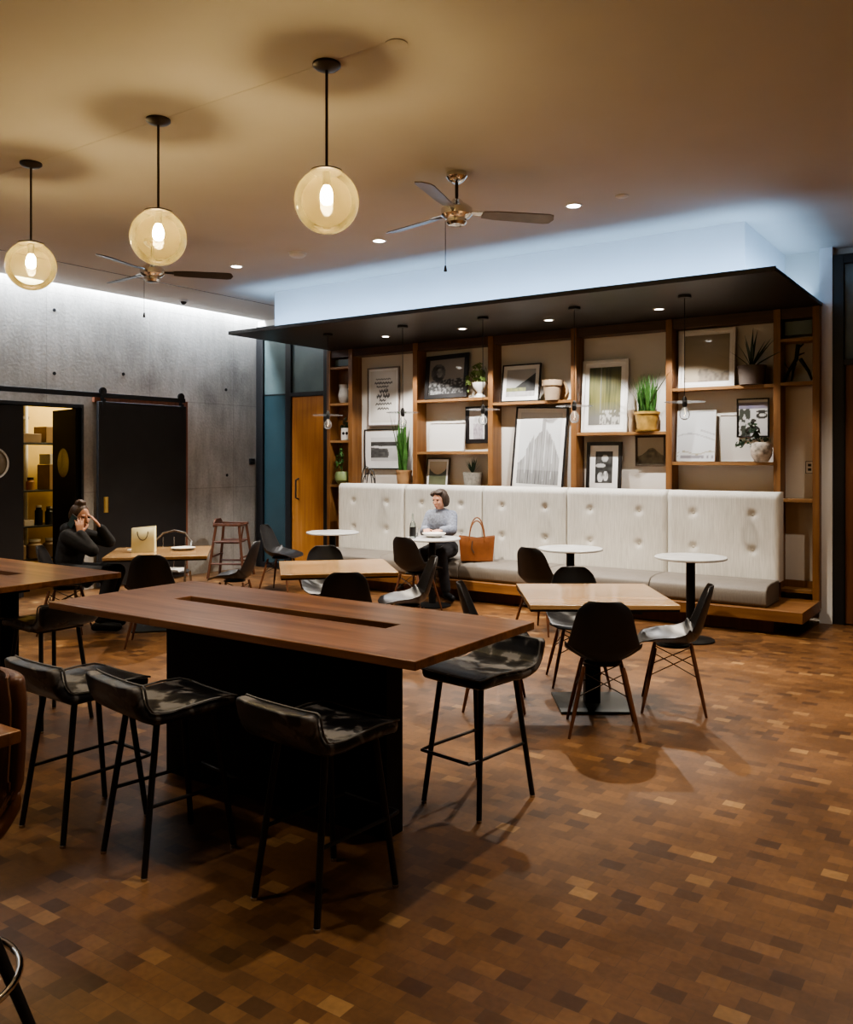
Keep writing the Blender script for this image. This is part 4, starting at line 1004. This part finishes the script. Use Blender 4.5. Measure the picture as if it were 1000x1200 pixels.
# ------------------------------------------------------------------ kitchen rack and goods
t = thing('storage_rack', 'steel storage rack seen through the open kitchen door', 'rack', (-11.2, 6.65, 0))
for x in (-.22, .22):
    for y in (-.75, .75): MB().tube([(x, y, 0), (x, y, 2.2)], .014, 8).out('post', M_STEEL, t)
RZ = (.30, .74, 1.22, 1.86)
for z in RZ: bx(-.23, .23, -.77, .77, z-.025, z).out('rack_shelf', M_DSTEEL, t, .003)
random.seed(3)
KG = 'goods on the kitchen rack'
def kbox(lab, y, z, sx, sy, sz, m):
    t = thing('storage_box', lab, 'box', (-11.12, y, z+.001), 0, KG); bx(-sx/2, sx/2, -sy/2, sy/2, 0, sz).out('carton', m, t, .004); bx(-sx/2+.002, sx/2-.002, -.02, .02, sz, sz+.002).out('tape', M_POTBEI, t)
def kjar(lab, y, z, r, h, m, lidm):
    t = thing('storage_jar', lab, 'jar', (-11.05, y, z+.001), 0, KG); MB().lathe([(0, 0), (r, 0), (r*1.02, h*.8), (r*.7, h*.9), (r*.7, h), (0, h)], (0, 0, 0), 18).out('body', m, t)
    MB().lathe([(0, h), (r*.75, h), (r*.75, h+.03), (0, h+.03)], (0, 0, 0), 18).out('lid', lidm, t)
kbox('cardboard box on the top tier of the kitchen rack', 6.95, 1.86, .3, .34, .22, M_CARD)
kbox('flat brown box left on the top tier of the kitchen rack', 6.5, 1.86, .3, .42, .12, M_POTBEI)
kbox('dark carton right on the third tier of the kitchen rack', 6.98, 1.22, .3, .3, .34, M_CARD)
kbox('white carton on top of the dark carton in the kitchen rack', 6.98, 1.565, .26, .26, .14, M_PAPER)
kjar('red-labelled jar left on the third tier of the kitchen rack', 6.42, 1.22, .06, .2, M_RED, M_STEEL)
kjar('short brown jar on the third tier of the kitchen rack', 6.6, 1.22, .055, .14, M_POTTAN, M_BLACK)
kjar('tall red bottle left on the second tier of the kitchen rack', 6.38, .74, .06, .30, M_RED, M_POTWHT)
kjar('dark bottle in the middle of the second tier of the kitchen rack', 6.72, .74, .05, .24, M_BLACKP, M_POTWHT)
kjar('steel canister right of the dark bottle on the kitchen rack', 6.88, .74, .06, .22, M_DSTEEL, M_STEEL)
kjar('amber jar on the second tier of the kitchen rack', 7.04, .74, .06, .18, M_POTTAN, M_STEEL)
kbox('pale flat tray on the second tier of the kitchen rack', 6.55, .74, .25, .14, .08, M_POTWHT)
kjar('left white tub on the lowest tier of the kitchen rack', 6.42, .30, .10, .22, M_POTBEI, M_PAPER)
kjar('middle white tub on the lowest tier of the kitchen rack', 6.66, .30, .10, .22, M_POTBEI, M_PAPER)
kjar('right white tub on the lowest tier of the kitchen rack', 6.9, .30, .10, .22, M_POTBEI, M_PAPER)
for y in (6.62, 6.86):
    t = thing('wall_pipe', 'vertical pipe on the yellow kitchen wall, '+('left one' if y < 6.7 else 'right one'), 'pipe', (-11.6, y, 0), 0, 'kitchen pipes')
    MB().tube([(0, 0, 0), (0, 0, 3.0)], .03, 12).out('pipe', M_POTWHT if y > 6.7 else M_FRAMEG, t)
    MB().bx(-.05, .01, -.045, .045, 2.2, 2.24).out('clamp', M_STEEL, t)

# ------------------------------------------------------------------ people
def remesh(o, vox, it=6):
    md = o.modifiers.new('remesh', 'REMESH'); md.mode = 'VOXEL'; md.voxel_size = vox; md.use_smooth_shade = True
    s = o.modifiers.new('smooth', 'SMOOTH'); s.factor = .5; s.iterations = it
    return o
def hand(m, wrist, d, nrm, thumb_side, curl=.5, L=.075):
    """palm and five separate fingers; d = direction of the fingers, nrm = palm facing"""
    w = Vector(wrist); d = Vector(d).normalized(); nrm = Vector(nrm); nrm = (nrm-d*nrm.dot(d)).normalized(); s = d.cross(nrm).normalized()*thumb_side
    pc = w+d*.045
    for k in range(4):
        o = s*(.027-.018*k); m.cap(w+d*.008+o*.5, w+d*.082+o, .0145, .0115, 8)
    for k, fl in enumerate((.066, .075, .070, .055)):
        a = w+d*.084+s*(.028-.0187*k)+d*(.004 if k in (1, 2) else 0); dd = (d+s*(.16-.11*k)).normalized(); p = a
        for j, q in enumerate((.45, .32, .23)):
            dd = (dd+nrm*curl*.42).normalized(); e = p+dd*fl*q; m.cap(p, e, .0088-.0008*j, .0082-.0008*j, 8); p = e
    p = w+d*.022+s*.024; dd = (d*.6+s*.75+nrm*.15).normalized()
    for j, q in enumerate((.034, .027, .022)):
        e = p+dd*q; m.cap(p, e, .0115-.001*j, .0105-.001*j, 8); p = e; dd = (dd+d*.35+nrm*.15).normalized()
def arm(m, sh, el, wr, r=(.05, .042, .036, .026)):
    m.cap(sh, el, r[0], r[1]); m.cap(el, wr, r[2]+.004, r[3])
def head_rot(yaw, pitch, roll=0): return Matrix.Rotation(yaw, 3, 'Z') @ Matrix.Rotation(pitch, 3, 'X') @ Matrix.Rotation(roll, 3, 'Y')
def head(m, c, Q):
    """head centre c, faces local +Y turned by Q"""
    c = Vector(c); T = lambda x, y, z: c+Q @ Vector((x, y, z))
    m.ell(T(0, -.012, .022), (.074, .092, .088), 20, 14, Q); m.ell(T(0, .022, -.035), (.058, .066, .078), 18, 12, Q)
    m.ell(T(0, .058, -.085), (.026, .024, .022), 12, 8, Q)
    m.cap(T(0, .082, .014), T(0, .104, -.026), .009, .0135, 10)                # nose
    for s in (-1, 1):
        m.ell(T(s*.034, .066, -.022), (.022, .018, .02), 10, 8, Q)                # cheeks
        m.ell(T(s*.031, .075, .030), (.024, .012, .008), 10, 8, Q)               # brow
        m.ell(T(s*.075, -.012, -.005), (.010, .020, .030), 10, 8, Q)             # ears
        m.ell(T(s*.012, .011+.009, .0), (.01, .01, .01), 6, 5, Q)
    m.ell(T(0, .083, -.056), (.022, .010, .006), 10, 6, Q); m.ell(T(0, .081, -.067), (.019, .010, .006), 10, 6, Q)
def face_parts(root, body, c, Q):
    c = Vector(c); T = lambda x, y, z: c+Q @ Vector((x, y, z))
    for s in (-1, 1): MB().ell(T(s*.031, .0795, .010), (.012, .008, .0065), 12, 8, Q).out('eye', M_EYE, body)
    MB().ell(T(0, .0865, -.061), (.020, .008, .0075), 12, 8, Q).out('mouth', M_LIP, body)

def person(label, loc, rz, P):
    t = thing('person', label, 'person', loc, rz)
    m = MB(); hp, kn, an = P['hip'], P['knee'], P['ankle']
    for s in (0, 1):
        m.cap(hp[s], kn[s], .078, .056); m.cap(kn[s], an[s], .054, .036)
        a = Vector(an[s]); f = Vector(P['foot'][s]); m.cap(a-Vector((0, 0, .02)), a+f*.17-Vector((0, 0, .045)), .036, .028)
    m.ell(P['pelvis'], (.165, .125, .11)); m.cap(P['pelvis'], P['waist'], .12, .112); m.cap(P['waist'], P['chest'], .112, .122)
    m.ell(P['chest'], (.165, .115, .15)); m.cap(P['sh'][0], P['sh'][1], .055, .055); m.cap(P['chest'], P['neck'], .10, .052); m.cap(P['neck'], P['head'], .048, .048)
    for s in (0, 1):
        arm(m, P['sh'][s], P['el'][s], P['wr'][s]); hand(m, P['wr'][s], *P['hand'][s])
    Q = P['Q']; head(m, P['head'], Q)
    body = remesh(m.out('body', M_SKIN, t), .0055, 3)
    face_parts(t, body, P['head'], Q)
    # clothing a little proud of the body
    g = .011; m = MB()
    m.cap(P['pelvis'], P['waist'], .10, .12+g); m.ell(P['pelvis'], (.17+g, .13+g, .1)); m.cap(P['waist'], P['chest'], .12+g, .128+g); m.ell(P['chest'], (.175+g, .125+g, .155+g)); m.cap(P['sh'][0], P['sh'][1], .062+g, .062+g)
    m.cap(P['chest'], Vector(P['chest']).lerp(Vector(P['neck']), .85), .12, .058+g)
    for s in (0, 1):
        e, w = Vector(P['el'][s]), Vector(P['wr'][s]); m.cap(P['sh'][s], e, .062+g, .052+g); m.cap(e, e.lerp(w, .93), .05+g, .036+g)
    if P.get('hood'):
        n = Vector(P['neck']); m.ell(n+Vector((0, -.075, -.015)), (.115, .075, .065))
    remesh(m.out(P['top'][0], P['top'][1], t), .009, 4)
    m = MB(); m.ell(P['pelvis'], (.172+g, .135+g, .115))
    for s in (0, 1):
        m.cap(hp[s], kn[s], .085+g, .064+g); m.cap(kn[s], Vector(kn[s]).lerp(Vector(an[s]), .92), .062+g, .046+g)
    remesh(m.out('trousers', M_JEAN, t), .009, 4)
    for s in (0, 1):
        a = Vector(an[s]); f = Vector(P['foot'][s]); m = MB(); m.cap(a-Vector((0, 0, .03)), a+f*.18-Vector((0, 0, .048)), .046, .036); m.cap(a+f*-.04-Vector((0, 0, .05)), a+f*.16-Vector((0, 0, .06)), .034, .034)
        remesh(m.out('shoe', M_BLACKP, t), .008, 3)
    c = Vector(P['head']); T = lambda x, y, z: c+Q @ Vector((x, y, z))
    m = MB(); m.ell(T(0, -.026, .034), (.086, .092, .090), 20, 14, Q)
    if P['hair'] == 'bun':
        m.ell(T(0, -.03, .12), (.055, .05, .04), 14, 10, Q); m.ell(T(.02, -.02, .135), (.03, .028, .025), 10, 8, Q); m.ell(T(0, -.075, .0), (.07, .05, .08), 14, 10, Q)
        m.cap(T(.078, .0, .0), T(.074, -.01, -.09), .014, .008, 8); m.cap(T(-.078, .0, .0), T(-.074, -.01, -.09), .014, .008, 8)
    else:
        for sx in (-1, 1): m.ell(T(sx*.07, -.03, -.01), (.028, .06, .085), 14, 10, Q)
        m.ell(T(0, -.075, -.02), (.078, .055, .095), 14, 10, Q); m.ell(T(-.02, .035, .095), (.06, .05, .025), 12, 8, Q); m.ell(T(.05, .03, .075), (.04, .055, .035), 12, 8, Q)
    remesh(m.out('hair', P['hairmat'], t), .006, 2)
    return t, T
# woman on the phone
Qw = head_rot(R(-38), R(-14))
Pw = dict(hip=[(.1, -.02, .54), (-.1, -.02, .54)], knee=[(.11, .40, .53), (-.11, .42, .53)], ankle=[(.12, .29, .085), (-.1, .28, .085)], foot=[(.1, 1, 0), (-.1, 1, 0)],
          pelvis=(0, -.01, .56), waist=(0, -.005, .67), chest=(0, .03, .83), neck=(0, .06, .97), head=(.01, .10, 1.075),
          sh=[(.17, .02, .895), (-.165, .05, .895)], el=[(.22, .25, .77), (-.15, .33, .82)], wr=[(.165, .13, .925), (-.07, .27, .955)],
          hand=[((-.25, -.1, 1), (-.8, -.3, 0), -1, .55), ((.25, -.5, .8), (.2, -1, -.1), -1, .3)], Q=Qw, top=('hoodie', M_HOOD), hood=True, hair='bun', hairmat=M_HAIR)
tw, Tw = person('woman in a black hoodie with a hair bun, holding a phone to her ear', (-7.49, 4.87, .02), face(.72, .69), Pw)
ph = thing('mobile_phone', 'dark phone held to the ear of the woman in the hoodie', 'phone', (0, 0, 0))
m = MB(); m.bx(-.036, .036, -.004, .004, -.075, .075); m.out('case', M_BLACK, ph, .003); bx(-.033, .033, .004, .0048, -.07, .07).out('screen', M_TEAL, ph)
wm = Matrix.Translation((-7.49, 4.87, .02)) @ Matrix.Rotation(face(.72, .69), 4, 'Z')
ph.matrix_world = wm @ Matrix.Translation(Tw(.105, .02, -.045)) @ (Qw.to_4x4() @ Matrix.Rotation(R(-82), 4, 'Z') @ Matrix.Rotation(R(-20), 4, 'Y'))
# diner on the bench
Qd = head_rot(R(-22), R(-14))
Pd = dict(hip=[(.09, -.02, .54), (-.09, -.02, .54)], knee=[(.11, .45, .53), (-.11, .45, .53)], ankle=[(.15, .37, .085), (-.15, .36, .085)], foot=[(.6, .6, 0), (-.6, .6, 0)],
          pelvis=(0, -.02, .56), waist=(0, .02, .70), chest=(0, .09, .88), neck=(0, .13, 1.02), head=(-.01, .17, 1.145),
          sh=[(.13, .08, .945), (-.13, .08, .945)], el=[(.175, .17, .76), (-.17, .2, .79)], wr=[(.11, .34, .80), (-.10, .36, .80)],
          hand=[((-.45, .9, -.1), (-.2, 0, -1), 1, .25), ((.45, .9, -.1), (.2, 0, -1), -1, .25)], Q=Qd, top=('sweater', M_SWEAT), hood=False, hair='bob', hairmat=M_HAIRD)
person('person with short brown hair in a grey-blue sweater seated on the bench', (-5.73, 8.66, .02), face(.28, -.96), Pd)

# ------------------------------------------------------------------ world, camera, look
wd = bpy.data.worlds.new('World'); sc.world = wd; wd.use_nodes = True
bg = wd.node_tree.nodes['Background']; bg.inputs[0].default_value = (1, .85, .7, 1); bg.inputs[1].default_value = .05
cam = bpy.data.cameras.new('Camera'); co = bpy.data.objects.new('Camera', cam); C.objects.link(co); sc.camera = co
co.location = (0, 0, 1.65); co.rotation_euler = (R(90), 0, math.atan2(.5677, .8232))
cam.sensor_fit = 'HORIZONTAL'; cam.sensor_width = 36; cam.lens = 36*1.016; cam.shift_y = -.063; cam.clip_start = .05
sc.view_settings.view_transform = 'AgX'; sc.view_settings.look = 'AgX - Medium High Contrast'; sc.view_settings.exposure = .86
cy = sc.cycles
cy.max_bounces = 8; cy.diffuse_bounces = 4; cy.glossy_bounces = 3; cy.transparent_max_bounces = 12; cy.caustics_reflective = False; cy.caustics_refractive = False
cy.sample_clamp_indirect = 3.0; cy.use_denoising = True
